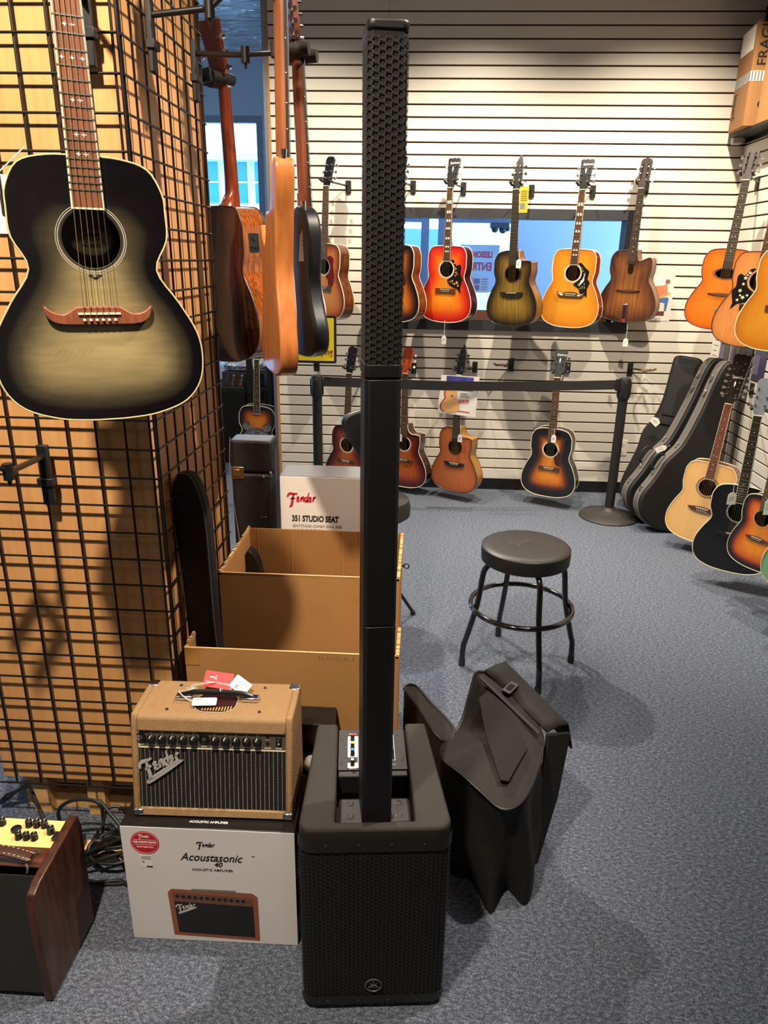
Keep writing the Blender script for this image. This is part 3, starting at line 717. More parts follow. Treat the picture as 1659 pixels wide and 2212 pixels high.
YG = 'acoustic guitars on the slat wall'
YL = 'acoustic guitars hung low along the slat wall'
g5 = guitar('honey sunburst acoustic guitar with red tortoise pickguard hanging by the black electric guitar', (-.683, 5.21, 2.16), (-.717, 5.21, 1.296), 36, S_LTBURST, SD_BR, YG, guard=BAT, guardmat=TORT, head='round', square=.6, headmat=HDBLK, headtext=None)
g6 = guitar('tobacco sunburst acoustic guitar with cream binding half hidden behind the column speaker', (-.205, 5.21, 2.165), (-.215, 5.21, 1.29), 30, S_TOB, SD_BR, YG, guard=TEAR, guardmat=TORTD, square=.8)
g7 = guitar('cherry sunburst acoustic guitar with flowered black pickguard on the slat wall', (.147, 5.21, 2.158), (.141, 5.21, 1.293), 29, S_CHERRY, SD_RED, YG, guard=BIRD, guardmat=GBLK, inlay='block', square=.9, board=ROSEW, bridgemat=ROSEW, tunerb=PEARLB, headtext='Epiphone', fretbind=BINDC)
random.seed(3)
HZ = lambda L=.505, hz=.30, base=.865: -(base-L)-hz*L
fl = []
for cx, cz, r in ((.060, .040, .008), (.072, .005, .009), (.075, -.020, .008), (.072, -.040, .007), (.050, -.075, .009), (.035, -.080, .007), (.085, -.085, .013), (.095, -.105, .009), (.068, -.095, .009), (.060, .015, .007), (.085, -.03, .006), (.055, -.09, .006)):
    fl.append(blob(cx, cz+HZ(), r, 5, cx*50))
gl(g7, 'pickguard_flowers', fl, -.0022, mat('yellow_flower', rgb(224, 160, 60), .5))
g8 = guitar('olive brown cutaway acoustic guitar with dark edges and a smiling bridge', (.572, 5.14, 2.147), (.597, 5.14, 1.281), 32, S_OLIVE, SD_WAL, YG, ub=.135, w=.122, lb=.185, L=.49, cut=1, bind=mat('dark_binding', rgb(40, 28, 20), .4), head='point', tunerm=GOLD, tunerb=BLACK, inlay=None, board=EBONY, bridge='smile', bridgemat=EBONY, pins=BLACK, ros=[(1.0, 1.06, EBONY), (1.08, 1.22, mat('brown_rosette', rgb(104, 62, 34), .4))], square=.2)
g9 = guitar('amber acoustic guitar with white dove pickguard and moustache bridge on the slat wall', (.997, 5.12, 2.148), (.980, 5.12, 1.283), 29, S_AMBER, wood('cherry_rim', rgb(110, 18, 16), rgb(150, 30, 22), 0.2, 12, coat=.5), YG, guard=DOVE, guardmat=GBLK, inlay='block', square=.9, bridge='mustache', headtext='Epiphone', fretbind=BINDC)
gl(g9, 'dove_inlay', [catmull([(.060, -.045+HZ()), (.070, -.040+HZ()), (.078, -.012+HZ()), (.086, -.004+HZ()), (.080, -.022+HZ()), (.082, -.045+HZ()), (.070, -.060+HZ()), (.050, -.082+HZ()), (.056, -.060+HZ())], 2, True)], -.0022, DOT)
gl(g9, 'leaf_inlay', [blob(x, z+HZ(), .009, 3, x*90, .5) for x, z in ((.055, .035), (.068, .015), (.080, .0), (.045, -.07), (.075, -.085), (.085, -.065), (.09, -.09), (.062, -.095))], -.0022, mat('green_leaf', rgb(70, 130, 70), .5))['kind'] = 'stuff'
gl(g9, 'berry_inlay', [circ(.003, 8, x, z+HZ()) for x, z in ((.06, .025), (.075, -.005), (.05, -.075), (.07, -.08), (.088, -.078), (.075, -.098))], -.0024, mat('red_berry', rgb(200, 40, 40), .5))
gl(g9, 'bridge_wing_inlay', [[(-.090, -.645+.006), (-.060, -.645-.014), (-.046, -.645-.006), (-.064, -.645+.0)], [(.090, -.645+.006), (.046, -.645-.006), (.060, -.645-.014), (.064, -.645+.0)]], -.0086, DOT)
g10 = guitar('worn brown cutaway jazz guitar with small oval hole and metal tailpiece', (1.421, 5.31, 2.177), (1.411, 5.31, 1.312), 33, S_GYPSY, SD_GYP, YG, ub=.145, w=.130, lb=.20, L=.48, cut=2, head='slot', headmat=wood('head_walnut', rgb(34, 22, 17), rgb(56, 38, 28), .6), board=EBONY, hole=(.020, .033), holez=.26, ros=[(1.0, 1.12, EBONY)], bridge='pickaxe', bind=mat('brown_binding', rgb(70, 44, 28), .5), square=.5)
def tailpiece(g, z, L=.13, ins=PRINTRED):
    t = MB().prism([(-.013, z+L*.72), (-.018, z+L*.98), (.018, z+L*.98), (.013, z+L*.72), (.011, z), (-.011, z)], -.016, -.012).box(-.011, .011, -.013, .10, z-.006, z).build('tailpiece', CHROME, g, bevel=.001)
    MB().box(-.009, .009, -.0168, -.0159, z+.02, z+L*.66).build('tailpiece_inset', BLACK, t, smooth=0)
    MB().box(-.009, .009, -.0168, -.0159, z+.006, z+.018).build('tailpiece_inset', ins, t, smooth=0)
    MB().tube([(-.016, -.018, z+L*.9), (.016, -.018, z+L*.9)], .005, 8).build('string_anchor', CHROME, t)
tailpiece(g10, -.862)
g12 = guitar('dark sunburst acoustic guitar hung low beside the belt post behind the pick shaped backrest', (-.522, 5.14, .932), (-.552, 5.14, .068), 28, S_REDB, SD_RED, YL, ub=.13, w=.118, lb=.185, L=.48, head='round', square=.2, bind=mat('dark_binding2', rgb(50, 26, 18), .4))
g13 = guitar('red brown cutaway acoustic guitar with white binding low on the slat wall', (-.121, 5.28, .918), (-.121, 5.28, .051), 25, S_REDB, SD_RED, YL, ub=.135, w=.125, lb=.192, L=.485, cut=1, bind=BINDC, head='round', headmat=wood('red_head', rgb(150, 48, 18), rgb(214, 92, 34), .3, 12, coat=.4), tunerb=PEARLB, inlay='dot', bridge='wing', square=.2, ros=[(1.02, 1.10, BINDC), (1.10, 1.20, mat('white_rosette', rgb(210, 205, 200), .4))])
g14 = guitar('plain cedar cutaway guitar with gold rims hung low with a price sheet across its neck', (.263, 5.14, .937), (.257, 5.14, .071), 30, S_CEDAR, SD_MAP, YL, ub=.132, w=.122, lb=.188, L=.485, cut=1, bind=mat('dark_binding', rgb(40, 28, 20), .4), head='point', tunerm=CHROME, tunerb=BLACK, inlay=None, board=EBONY, bridge='smile', bridgemat=EBONY, square=.2, ros=[(1.0, 1.06, EBONY), (1.09, 1.18, mat('brown_rosette', rgb(104, 62, 34), .4))])
g15 = guitar('dark vintage sunburst acoustic guitar with cream binding hung low by the carpet', (.938, 5.05, .949), (.936, 5.05, .083), 26, S_VIN, SD_BLK, YL, guard=TEAR, guardmat=TORTD, square=.1, head='open', headmat=mat('grey_head', rgb(58, 62, 62), .3), headtext='Epiphone')
RG = 'acoustic guitars along the right wall'
g16 = guitar('orange jazz guitar with wide D shaped hole in the room corner', (1.880, 4.77, 2.18), (1.836, 4.77, 1.317), 32, S_ORANGE, SD_BR, RG, ub=.145, w=.130, lb=.20, L=.48, head='slot', headmat=wood('head_walnut', rgb(34, 22, 17), rgb(56, 38, 28), .6), board=EBONY, hole=(.060, .028), holez=.30, ros=[(1.0, 1.08, EBONY), (1.08, 1.24, mat('orange_rosette', rgb(150, 70, 28), .4)), (1.27, 1.33, mat('brown_rosette', rgb(104, 62, 34), .4))], bridge='pickaxe', bind=mat('brown_binding', rgb(70, 44, 28), .5), square=.3)
tailpiece(g16, -.862)
g17 = guitar('aged spruce acoustic guitar with large black scrolled pickguard beside the right wall', (1.842, 4.20, 2.133), (1.806, 4.20, 1.270), 30, S_NATO, SD_BR, RG, ub=.143, w=.132, lb=.20, L=.505, guard=[(-x*1.05, z) for x, z in BIRD][::-1], guardmat=GBLK, square=.8, bridge='rect', bridgemat=EBONY, inlay='dot', bind=mat('brown_binding', rgb(70, 44, 28), .5), ros=[(1.0, 1.05, EBONY), (1.06, 1.20, mat('tan_rosette', rgb(206, 158, 96), .4))])
gl(g17, 'second_pickguard', [[(x*.9, z+HZ()) for x, z in BIRD]], -.0016, GBLK)
gl(g17, 'pickguard_scrolls', [blob(-x, z+HZ(), r, 5, x*70) for x, z, r in ((.058, .040, .011), (.075, .012, .012), (.080, -.02, .010), (.090, -.055, .012), (.070, -.09, .013), (.095, -.105, .010), (.050, -.078, .009), (.085, -.08, .008), (.068, .028, .007))], -.0022, mat('cream_scroll', rgb(238, 220, 186), .5))
g18 = guitar('plain amber acoustic guitar cut by the right edge of the photo', (1.845, 3.90, 2.145), (1.815, 3.90, 1.282), 30, S_AMBER, SD_BR, RG, square=.7)
g19 = guitar('natural spruce twelve string guitar with red brown pickguard hung low on the right wall', (1.782, 4.23, .943), (1.716, 4.23, .082), 36, S_NAT, SD_ROSE, RG, head='long', nstr=12, guard=TEAR, guardmat=mat('maroon_guard', rgb(92, 28, 24), .25), fretbind=BINDC, board=wood('red_board', rgb(104, 44, 28), rgb(140, 68, 44), .5, 30), bridge='wing', square=.6, headtext='Epiphone', ros=[(1.0, 1.12, mat('tan_rosette', rgb(206, 158, 96), .4)), (1.15, 1.20, EBONY), (1.26, 1.31, EBONY)])
g20 = guitar('black round backed guitar with pearl ringed hole hung low on the right wall', (1.722, 3.72, .978), (1.712, 3.72, .108), 33, S_BLACK, SD_BLK, RG, ub=.142, w=.125, lb=.195, L=.49, depth=.13, bowl=True, head='round', headmat=mat('grey_head2', rgb(120, 124, 130), .3), board=EBONY, fretbind=BINDC, bridge='wing', bridgemat=EBONY, pins=BLACK, square=.1, ros=[(1.0, 1.16, mat('abalone_ring', rgb(150, 150, 130), .3, var=.5, vscale=90))])

g21 = guitar('small orange sunburst guitar hung low on the right wall beside the mint guitar', (1.700, 3.40, .915), (1.678, 3.40, .265), 58, burst('orange_sunburst', [(0, rgb(18, 10, 12)), (.022, rgb(30, 12, 12)), (.040, rgb(120, 34, 10)), (.065, rgb(206, 92, 14)), (.12, rgb(236, 136, 24))]), SD_BLK, RG, square=.1, bridge='wing', ros=[(1.05, 1.28, mat('tan_rosette2', rgb(196, 130, 60), .4))])
g22 = guitar('mint green guitar body cut by the right edge of the photo near the carpet', (1.795, 3.08, 1.11), (1.775, 3.08, .265), 40, S_MINT, mat('mint_rim', rgb(160, 222, 170), .3, coat=.4), RG, square=.1)
# ================================================================== HANGERS
RUB = mat('dark_rubber', rgb(38, 34, 34), 0.7)
def wall_hanger(label, g, wall='back', plate=True, col=None, group='guitar hangers on the slat walls', t=None):
    M = g.matrix_basis; s = M.to_scale()[0]; N = M.translation; back = (M.to_3x3() @ Vector((0, 1, 0))).normalized(); up = Vector((0, 0, 1)); right = (M.to_3x3() @ Vector((1, 0, 0))).normalized()
    b = Vector((back.x, back.y, 0)).normalized()
    t = ((YW-N.y)/b.y) if wall == 'back' else min((XR-N.x)/max(.05, b.x), (YW-N.y)/b.y)
    yc = N + up*0.030 + b*0.030; pl = N + up*0.022 + b*t
    if wall == 'back': pl.x = N.x + (pl.x-N.x)*.72
    onr = wall != 'back' and (XR-N.x)/max(.05, b.x) <= (YW-N.y)/b.y
    h = thing('guitar_hanger', label, 'hanger', pl, group=group)
    L = lambda p: tuple(Vector(p)-pl)
    if onr: MB().box(-.014, -.001, -.019, .019, -.045, .035).build('plate', BLACKSAT, h, bevel=.002)
    else: MB().box(-.019, .019, -.014, -.001, -.045, .035).build('plate', BLACKSAT, h, bevel=.002)
    MB().tube([L(pl-b*.005), L(yc+b*.01)], .006, 8).build('arm', BLACKM, h)
    pts = []
    for sx, f in ((-1, -.062), (-1, -.030), (-1, -.006), (0, 0.0), (1, -.006), (1, -.030), (1, -.062)):
        up2 = .016 if f == -.062 else 0
        pts.append(L(yc + right*(sx*(.034*s)) + b*f + up*up2))
    MB().tube(catmull(pts, 4), .0075, 8).build('yoke', RUB, h)
    return h
for nm, g in (('honey sunburst guitar by the black electric guitar', g5), ('tobacco sunburst guitar behind the speaker column', g6), ('cherry sunburst guitar', g7), ('olive cutaway guitar', g8), ('amber dove guitar', g9), ('worn brown jazz guitar', g10),
              ('dark sunburst guitar beside the belt post', g12), ('red brown cutaway guitar', g13), ('cedar guitar with the price sheet', g14), ('vintage sunburst guitar by the carpet', g15)):
    wall_hanger('black wall hanger holding the ' + nm, g)
for nm, g in (('orange jazz guitar in the corner', g16), ('aged spruce guitar with scrolled pickguard', g17), ('plain amber guitar at the photo edge', g18), ('natural twelve string guitar', g19), ('black round backed guitar', g20), ('small orange sunburst guitar', g21), ('mint green guitar', g22)):
    wall_hanger('black wall hanger holding the ' + nm, g, 'right')
def empty_hanger(label, x, z, ang):
    h = thing('guitar_hanger', label, 'hanger', (x, YW, z), group='guitar hangers on the slat walls')
    MB().box(-.019, .019, -.014, -.001, -.055, .040).build('plate', BLACKSAT, h, bevel=.002)
    a = math.radians(ang); d = Vector((math.sin(a), -math.cos(a), 0)); r = Vector((math.cos(a), math.sin(a), 0)); c = d*.12
    MB().tube([(0, -.012, 0), tuple(c)], .006, 8).build('arm', BLACKM, h)
    pts = [c + r*sx*.034 + d*f + Vector((0, 0, u)) for sx, f, u in ((-1, .075, .016), (-1, .035, 0), (-1, .006, 0), (0, 0, 0), (1, .006, 0), (1, .035, 0), (1, .075, .016))]
    MB().tube(catmull([tuple(p) for p in pts], 4), .0075, 8).build('yoke', mat('tan_rubber', rgb(120, 92, 72), .6), h)
empty_hanger('empty wall hanger between the cedar and vintage sunburst guitars', .660, .985, -35)
empty_hanger('empty wall hanger right of the belt post top', 1.535, .972, 40)
MB_h3 = None

# ================================================================== DISPLAY COLUMN AND GRID PANELS
MAPLE = wood('maple_laminate', rgb(210, 152, 94), rgb(222, 168, 108), 0.45, 10, (5, 5, .35))
MAPLEE = wood('raw_pine', rgb(206, 156, 96), rgb(232, 188, 128), 0.6, 12, (2, 6, 6))
dc = thing('display_column', 'maple laminate display column behind the wire grid at left', 'display stand', (-.97, 2.08, 0))
def cb(name, x0, x1, y0, y1, z0, z1, m=MAPLE): return MB().box(x0+.97, x1+.97, y0-2.08, y1-2.08, z0, z1).build(name, m, dc, smooth=0)
cb('front_panel', -1.255, -.690, 1.762, 1.778, .17, 3.2); cb('side_panel', -.706, -.690, 1.778, 2.405, .17, 3.2); cb('side_panel', -1.255, -1.239, 1.778, 2.405, .17, 3.2); cb('back_panel', -1.239, -.706, 2.389, 2.405, .17, 3.2)
cb('shaded_edge', -.690, -.682, 2.375, 2.405, .17, 3.2, wood('shaded_edge_brown', rgb(70, 40, 24), rgb(96, 58, 34), .5))  # dark strip paints the shade on the maple's back edge
cb('base_rail', -1.24, -.71, 1.83, 1.85, .0, .055, MAPLEE); cb('base_rail', -1.24, -.71, 1.83, 1.85, .095, .150, MAPLEE); cb('base_rail', -1.24, -.71, 2.33, 2.36, .0, .10, MAPLEE)
for x in (-1.20, -1.02, -.80): cb('base_block', x, x+.055, 1.80, 2.36, .0, .17, MAPLEE)
cb('base_block', -1.12, -.90, 1.86, 1.95, .0, .05, MAPLEE)
WIRE = mat('grid_wire_black', rgb(13, 12, 12), 0.42, spec=.5, var=.25, vscale=30)
ZB, NW = .166, 37
def grid(label, org, ax, depth_dir, width):
    p = thing('gridwall_panel', label, 'grid panel', org)
    h = width/2; ax = Vector(ax); dd = Vector(depth_dir); zt = (NW-1)*PITCH
    hw = MB().tube([(0, 0, 0), tuple(ax*width)], .0030, 8).build('wire', WIRE, p); hw.location = (0, 0, 0)
    for k in range(1, NW): share(hw, p).location = (0, 0, k*PITCH)
    v = MB().tube([(0, 0, -.004), (0, 0, zt+.004)], .0031, 8).build('wire', WIRE, p); o = dd*.0058; v.location = o
    n = int(round(width/PITCH))
    for k in range(1, n+1): share(v, p).location = o + ax*(k*PITCH)
    for e in (0.012, width-.012): share(v, p).location = o*.2 + ax*e + dd*.004
    return p
grid('black wire grid panel on the front of the maple column', (-.672-8*PITCH, 1.738, ZB), (1, 0, 0), (0, 1, 0), 8*PITCH)
grid('black wire grid panel on the side of the maple column facing the boxes', (-.666, 1.745, ZB), (0, 1, 0), (-1, 0, 0), 8*PITCH)

def grid_hanger(label, plate, normal, pts, knuckle, yoke_c, yoke_r, yoke_f, fat=True, size=.16):
    """plate hooked on the grid, arm along pts, knuckle, then a yoke of two rubber prongs"""
    P0 = Vector(plate); h = thing('grid_hanger', label, 'hanger', P0, group='hangers hooked on the wire grid')
    n = Vector(normal); t = Vector((0, 0, 1)).cross(n); L = lambda p: tuple(Vector(p)-P0)
    mb = MB()
    vs = []
    for a, b in ((-.015, .012), (.015, .012), (.015, -.002), (-.015, -.002)):
        for z in (.020, -size+.02): vs.append(tuple(t*a+n*b+Vector((0, 0, z))))
    mb._add(vs, [(0, 2, 4, 6), (1, 7, 5, 3), (0, 1, 3, 2), (2, 3, 5, 4), (4, 5, 7, 6), (6, 7, 1, 0)])
    pl = mb.build('plate', BLACKSAT, h, bevel=.003)
    vs = []
    for a, b in ((-.021, .018), (.021, .018), (.021, -.004), (-.021, -.004)):
        for z in (-size*.42, -size*.55): vs.append(tuple(t*a+n*b+Vector((0, 0, z))))
    MB()._add(vs, [(0, 2, 4, 6), (1, 7, 5, 3), (0, 1, 3, 2), (2, 3, 5, 4), (4, 5, 7, 6), (6, 7, 1, 0)]).build('clip', BLACKSAT, h, bevel=.002)
    MB().tube([L(p) for p in pts], .0072, 10).build('arm', BLACKM, h)
    k = Vector(knuckle)
    MB().cyl(L(k+Vector((0, 0, .018))), L(k-Vector((0, 0, .020))), .012, n=12).cyl(L(k-Vector((0, 0, .020))), L(k-Vector((0, 0, .034))), .006, .003, n=8).build('knuckle', BLACKM, h)
    c = Vector(yoke_c); r = Vector(yoke_r).normalized(); f = Vector(yoke_f).normalized()
    MB().tube([L(k), L(c-f*.02)], .006, 8).build('stem', BLACKM, h)
    mb = MB(); b0 = c - f*.018
    vs = [b0 + r*a + f*b + Vector((0, 0, z)) for a, b, z in ((-.045, 0, -.02), (.045, 0, -.02), (.045, .016, -.02), (-.045, .016, -.02), (-.045, 0, .02), (.045, 0, .02), (.045, .016, .02), (-.045, .016, .02))]
    mb._add([L(v) for v in vs], [(0, 3, 2, 1), (4, 5, 6, 7), (0, 1, 5, 4), (1, 2, 6, 5), (2, 3, 7, 6), (3, 0, 4, 7)]).build('bracket', BLACKSAT, h, bevel=.004)
    for sx in (-1, 1):
        p0 = c + r*(sx*.036); p1 = p0 + f*.085
        MB().cyl(L(p0-f*.004), L(p0+f*.05), .0165, n=14).cyl(L(p0+f*.05), L(p1), .018, .016, n=14).build('prong', RUB, h)
    return h

# ================================================================== GUITARS ON THE GRID
yf = 1.36
fg = guitar('glossy grey sunburst acoustic guitar with moustache bridge hanging on the wire grid', (-.6065, yf+.002, 2.262), (-.6095, yf, 1.396), -27, S_GREY, SIDEG, 'guitars on the wire grid', ub=.133, w=.110, lb=.186, L=.468, base=.866, depth=.095, square=.25,
     board=wood('brown_board', rgb(98, 56, 36), rgb(142, 88, 58), .5, 24), neckmat=MAHOG, inlay='cross', fretbind=BINDC, fine=True, bridge='mustache', bridgemat=wood('bridge_wood', rgb(116, 62, 40), rgb(150, 86, 56), .45, 20), bindr=.0017, bind=mat('aged_binding', rgb(206, 188, 140), .4), hole=(.050, .050), holez=.292,
     ros=[(1.02, 1.06, BLACK), (1.12, 1.145, mat('grey_ring', rgb(190, 186, 178), .4)), (1.19, 1.21, mat('grey_ring', rgb(190, 186, 178), .4))], headmat=HDBLK, brz=-.665, topfade=(-.44, .15))
hz = -(.866-.468)-.292*.468
lb_ = MB().prism(circ(.036, 32, .004, hz-.004, .024), .088, .089).build('paper_label', mat('tan_label', rgb(236, 214, 166), .7), fg, smooth=0)
MB().tube([(.004+.034*math.cos(a*math.pi/20), .0876, hz-.004+.022*math.sin(a*math.pi/20)) for a in range(40)], .0003, 4, closed=True).build('label_ring', PRINT, lb_, smooth=0)
logo(lb_, .036, T(-.014, .0878, hz+.002), PRINT, sw=.05)
text('FA-SERIES', .0085, T(.004, .0878, hz-.013) @ FRONT, PRINT, lb_, align='CENTER', bold=.0002)
MB().prism([(-.012, hz-.0625), (-.004, hz-.0605), (-.003, hz-.0645), (0, hz-.0660), (.003, hz-.0645), (.004, hz-.0605), (.012, hz-.0625), (.003, hz-.0680), (0, hz-.0690), (-.003, hz-.0680)], -.0008, 0).build('rosette_emblem', BLACK, fg, smooth=0)
MB().box(-.203, -.198, .02, .06, -.60, -.53).build('preamp_panel', BLACK, fg, bevel=.004).location = (.062, .012, .10)
grid_hanger('black hanger behind the neck of the grey sunburst guitar', (-.733, 1.733, 2.22), (0, -1, 0), [(-.733, 1.72, 2.205), (-.62, 1.46, 2.285)], (-.62, 1.46, 2.285), (-.609, 1.40, 2.292), (1, 0, 0), (0, -1, 0))
grid_hanger('empty hanger low on the front grid at the left edge', (-.962, 1.733, 1.222), (0, -1, 0), [(-.962, 1.72, 1.212), (-.930, 1.52, 1.232)], (-.928, 1.51, 1.236), (-.955, 1.455, 1.262), (.75, -.66, 0), (-.66, -.75, 0))
grid_hanger('upper black hanger on the side grid holding the natural bass', (-.662, 1.911, 2.238), (1, 0, 0), [(-.655, 1.911, 2.226), (-.53, 1.911, 2.238)], (-.516, 1.911, 2.238), (-.430, 1.915, 2.29), (0, 1, 0), (1, 0.05, 0), size=.15)
grid_hanger('second black hanger on the side grid holding the black electric guitar', (-.662, 2.247, 2.240), (1, 0, 0), [(-.655, 2.247, 2.228), (-.515, 2.205, 2.215)], (-.503, 2.20, 2.215), (-.400, 2.185, 2.215), (.15, 1, 0), (1, -.12, 0), size=.15)
grid_hanger('black hanger behind the column holding the rosewood guitar', (-.74, 2.415, 2.245), (0, 1, 0), [(-.74, 2.42, 2.235), (-.73, 2.50, 2.235)], (-.73, 2.505, 2.235), (-.715, 2.545, 2.235), (-.82, .57, 0), (.57, .82, 0))

g2 = guitar('dark brown acoustic guitar with rosewood sides hanging back to the camera beside the grid', (-.664, 2.585, 2.213), (-.642, 2.60, 1.362), 213, S_NAT, SD_ROSE, 'guitars on the wire grid', square=.9, depth=.115, bind=mat('dark_binding', rgb(40, 28, 20), .4), neckmat=wood('red_mahogany', rgb(110, 44, 22), rgb(150, 66, 34), .2, 16, coat=.6), headmat=wood('red_mahogany', rgb(110, 44, 22), rgb(150, 66, 34), .2, 16, coat=.6))
# its dark glossy back is a part of its own
_pl = [(x, z-.36) for x, z in outline(.147, .137, .20, .505, 0, .9)]
bk = MB(); n_ = len(_pl); cz_ = -.36-.505*.58
vs_ = []
for f, k in ((1.004, 1.003), (1.045, .94), (1.10, .55)):
    for x, z in _pl: vs_.append((x*k, .115*(0.90+0.10*min(1, max(0, (-.36-z)/.505)))*f+.0006, cz_+(z-cz_)*k))
bk._add(vs_, [(j*n_+i, j*n_+(i+1) % n_, (j+1)*n_+(i+1) % n_, (j+1)*n_+i) for j in range(2) for i in range(n_)] + [tuple(range(2*n_, 3*n_))])
bk.build('back', wood('dark_back', rgb(46, 18, 14), rgb(74, 32, 22), .12, 14, (6, 6, .4), coat=1.0), g2, smooth=50)
pp = MB().prism(rrect(.046, .060, .006, 3, 0, 0), -.002, .004, T(-.1462, .058, -.36-.115) @ RZ(-90)).build('preamp', BLACK, g2, smooth=0)
for i in range(3): MB().cyl((-.1485, .046+.012*i, -.36-.128), (-.156, .046+.012*i, -.36-.128), .004, n=10).build('preamp_knob', BLACKM, pp)
MB().cyl((-.1485, .058, -.36-.102), (-.152, .058, -.36-.102), .007, n=12).build('preamp_knob', BLACKM, pp)

def electric(label, Np, Bp, yaw, pts, L, material, base, scale, horn=0.0, name='electric_guitar', th=.045, tn=6, neckm=None, bev=.012, guardm=None):
    Np = Vector(Np); Bp = Vector(Bp); M = frame(Bp, Np, yaw); s = (Np-Bp).length/base
    g = thing(name, label, 'guitar', M=Matrix.Translation(Np) @ M @ Matrix.Scale(s, 4), group='guitars on the wire grid')
    z0 = -(base-L); poly = [(x, z+z0) for x, z in catmull(pts, 4, True)]
    MB().prism(poly, 0, th).build('body', material, g, smooth=30, bevel=bev, seg=4)
    zj = z0-horn-.06; mb = MB(); secs = []; nm = neckm or wood('maple_neck_brown', rgb(126, 68, 34), rgb(160, 94, 50), .3, 14, coat=.3)
    for z, ww, t_ in ((0, .021, .019), (-.05, .0215, .020), (zj*.8, .027, .022), (zj+.10, .028, .025), (zj, .028, .026)):
        secs.append([(ww*math.cos(math.pi*i/8), t_*math.sin(math.pi*i/8), z) for i in range(9)])
    fs = []
    for j in range(len(secs)-1):
        for i in range(8): fs.append((j*9+i, j*9+i+1, (j+1)*9+i+1, (j+1)*9+i))
        fs.append((j*9, (j+1)*9, (j+1)*9+8, j*9+8))
    fs += [tuple(range(9)), tuple(range((len(secs)-1)*9, len(secs)*9))]
    mb._add([p for q in secs for p in q], fs).build('neck', nm, g).location = (0, -.003, 0)
    zf = zj-.02
    MB().prism([(-.0215, 0), (-.0285, zf), (.0285, zf), (.0215, 0)], -.010, -.003).build('fretboard', EBONY, g, smooth=0)
    mb = MB(); side = MB()
    for k in range(1, 22):
        z = -scale*(1-2**(-k/12))
        if z < zf: break
        w_ = .0215+.007*z/zf; mb.box(-w_-.0004, w_+.0004, -.0112, -.0098, z-.0013, z+.0013)
        if k in (3, 5, 7, 9, 12, 15, 17):
            for sx in (-1, 1): side.ball((sx*(w_+.0002), -.0055, z+.012), .0016, 6)
    mb.build('frets', FRETM, g, smooth=0, kind='stuff'); side.build('side_dots', DOT, g, kind='stuff')
    hp = [(-.0215, 0), (-.024, .03), (-.040, .05), (-.042, .09), (-.036, .15), (-.030, .185), (-.010, .20), (.012, .190), (.020, .17), (.022, .12), (.024, .04), (.0215, 0)]
    MB().prism(catmull(hp, 2, True), .0, .014, RX(-3)).build('headstock', nm, g, smooth=30)
    for i in range(tn):
        z = .045+(.135/(tn-1))*i; mb = MB(); mb.cyl((-.020+.004*i*.6, -.012, z), (-.020+.004*i*.6, .004, z), .004, n=8); mb.box(-.034+.0012*i, -.014+.0012*i, .014, .026, z-.008, z+.008)
        t = mb.build('tuner', CHROME, g); MB().cyl((-.036+.0012*i, .020, z), (-.056+.0012*i, .020, z), .003, .003, 8).cyl((-.052+.0012*i, .020, z), (-.060+.0012*i, .020, z), .008, .006, 10).build('button', CHROME, t)
    bz = -scale; st = MB()
    for i in range(tn):
        st.tube([((-.5+i/(tn-1))*.036, -.0125, 0), ((-.5+i/(tn-1))*.052, -.015, bz)], .0010 if tn == 4 else .0007, 4)
    st.build('strings', STR2, g, kind='stuff')
    MB().box(-.035, .035, -.014, 0, bz-.03, bz+.015).build('bridge', CHROME, g, bevel=.002)
    for zz in (bz+.06, bz+.15): MB().box(-.036, .036, -.010, 0, zz-.012, zz+.012).build('pickup', CHROME, g, bevel=.002)
    if guardm: MB().prism([(x*.8, (z-z0-L*-.5)*.72+z0-L*.45) for x, z in poly], -.003, 0).build('pickguard', guardm, g, smooth=0)
    for i in range(2): MB().cyl((.085+.012*i, 0, bz+.02-.04*i), (.085+.012*i, -.022, bz+.02-.04*i), .010, n=14).build('knob', CHROME, g)
    MB().cyl((-.135 if horn else -.05, th*.5, z0-.002), (-.135 if horn else -.05, th*.5, z0+.016), .006, .008, 10).build('strap_button', CHROME, g)
    return g
TELE = [(.028, 0), (.032, -.045), (.055, -.065), (.085, -.05), (.115, -.045), (.132, -.075), (.122, -.13), (.108, -.19), (.125, -.255), (.160, -.32), (.150, -.375), (.09, -.398), (0, -.402), (-.09, -.398), (-.150, -.375), (-.163, -.32), (-.130, -.25), (-.115, -.19), (-.130, -.12), (-.135, -.06), (-.11, -.015), (-.06, .003), (-.028, 0)]
BASS = [(.028, -.11), (.034, -.16), (.06, -.185), (.10, -.165), (.125, -.135), (.14, -.16), (.125, -.23), (.115, -.30), (.14, -.38), (.165, -.44), (.15, -.49), (.08, -.505), (0, -.505), (-.08, -.502), (-.15, -.48), (-.165, -.42), (-.14, -.33), (-.118, -.25), (-.13, -.15), (-.150, -.06), (-.148, -.012), (-.120, 0), (-.09, -.03), (-.06, -.09), (-.028, -.11)]
g3 = electric('natural wood bass guitar seen edge on beside the side grid', (-.352, 1.92, 2.287), (-.360, 1.92, 1.412), 250, BASS, .505, wood('natural_bass_body', rgb(150, 84, 38), rgb(186, 116, 60), .35, 7, (4, 4, .8), coat=.2), .875, .76, horn=.11, name='bass_guitar', tn=4, guardm=mat('pearl_guard', rgb(220, 214, 200), .4), bev=.010)
g4 = electric('black electric guitar with a price tag seen from behind left of the speaker column', (-.356, 2.17, 2.197), (-.330, 2.17, 1.43), 243, TELE, .402, mat('satin_black_body', rgb(26, 26, 28), .38), .767, .645, neckm=wood('maple_neck_red', rgb(104, 52, 32), rgb(132, 72, 44), .3, 14, coat=.3), guardm=WHITE)
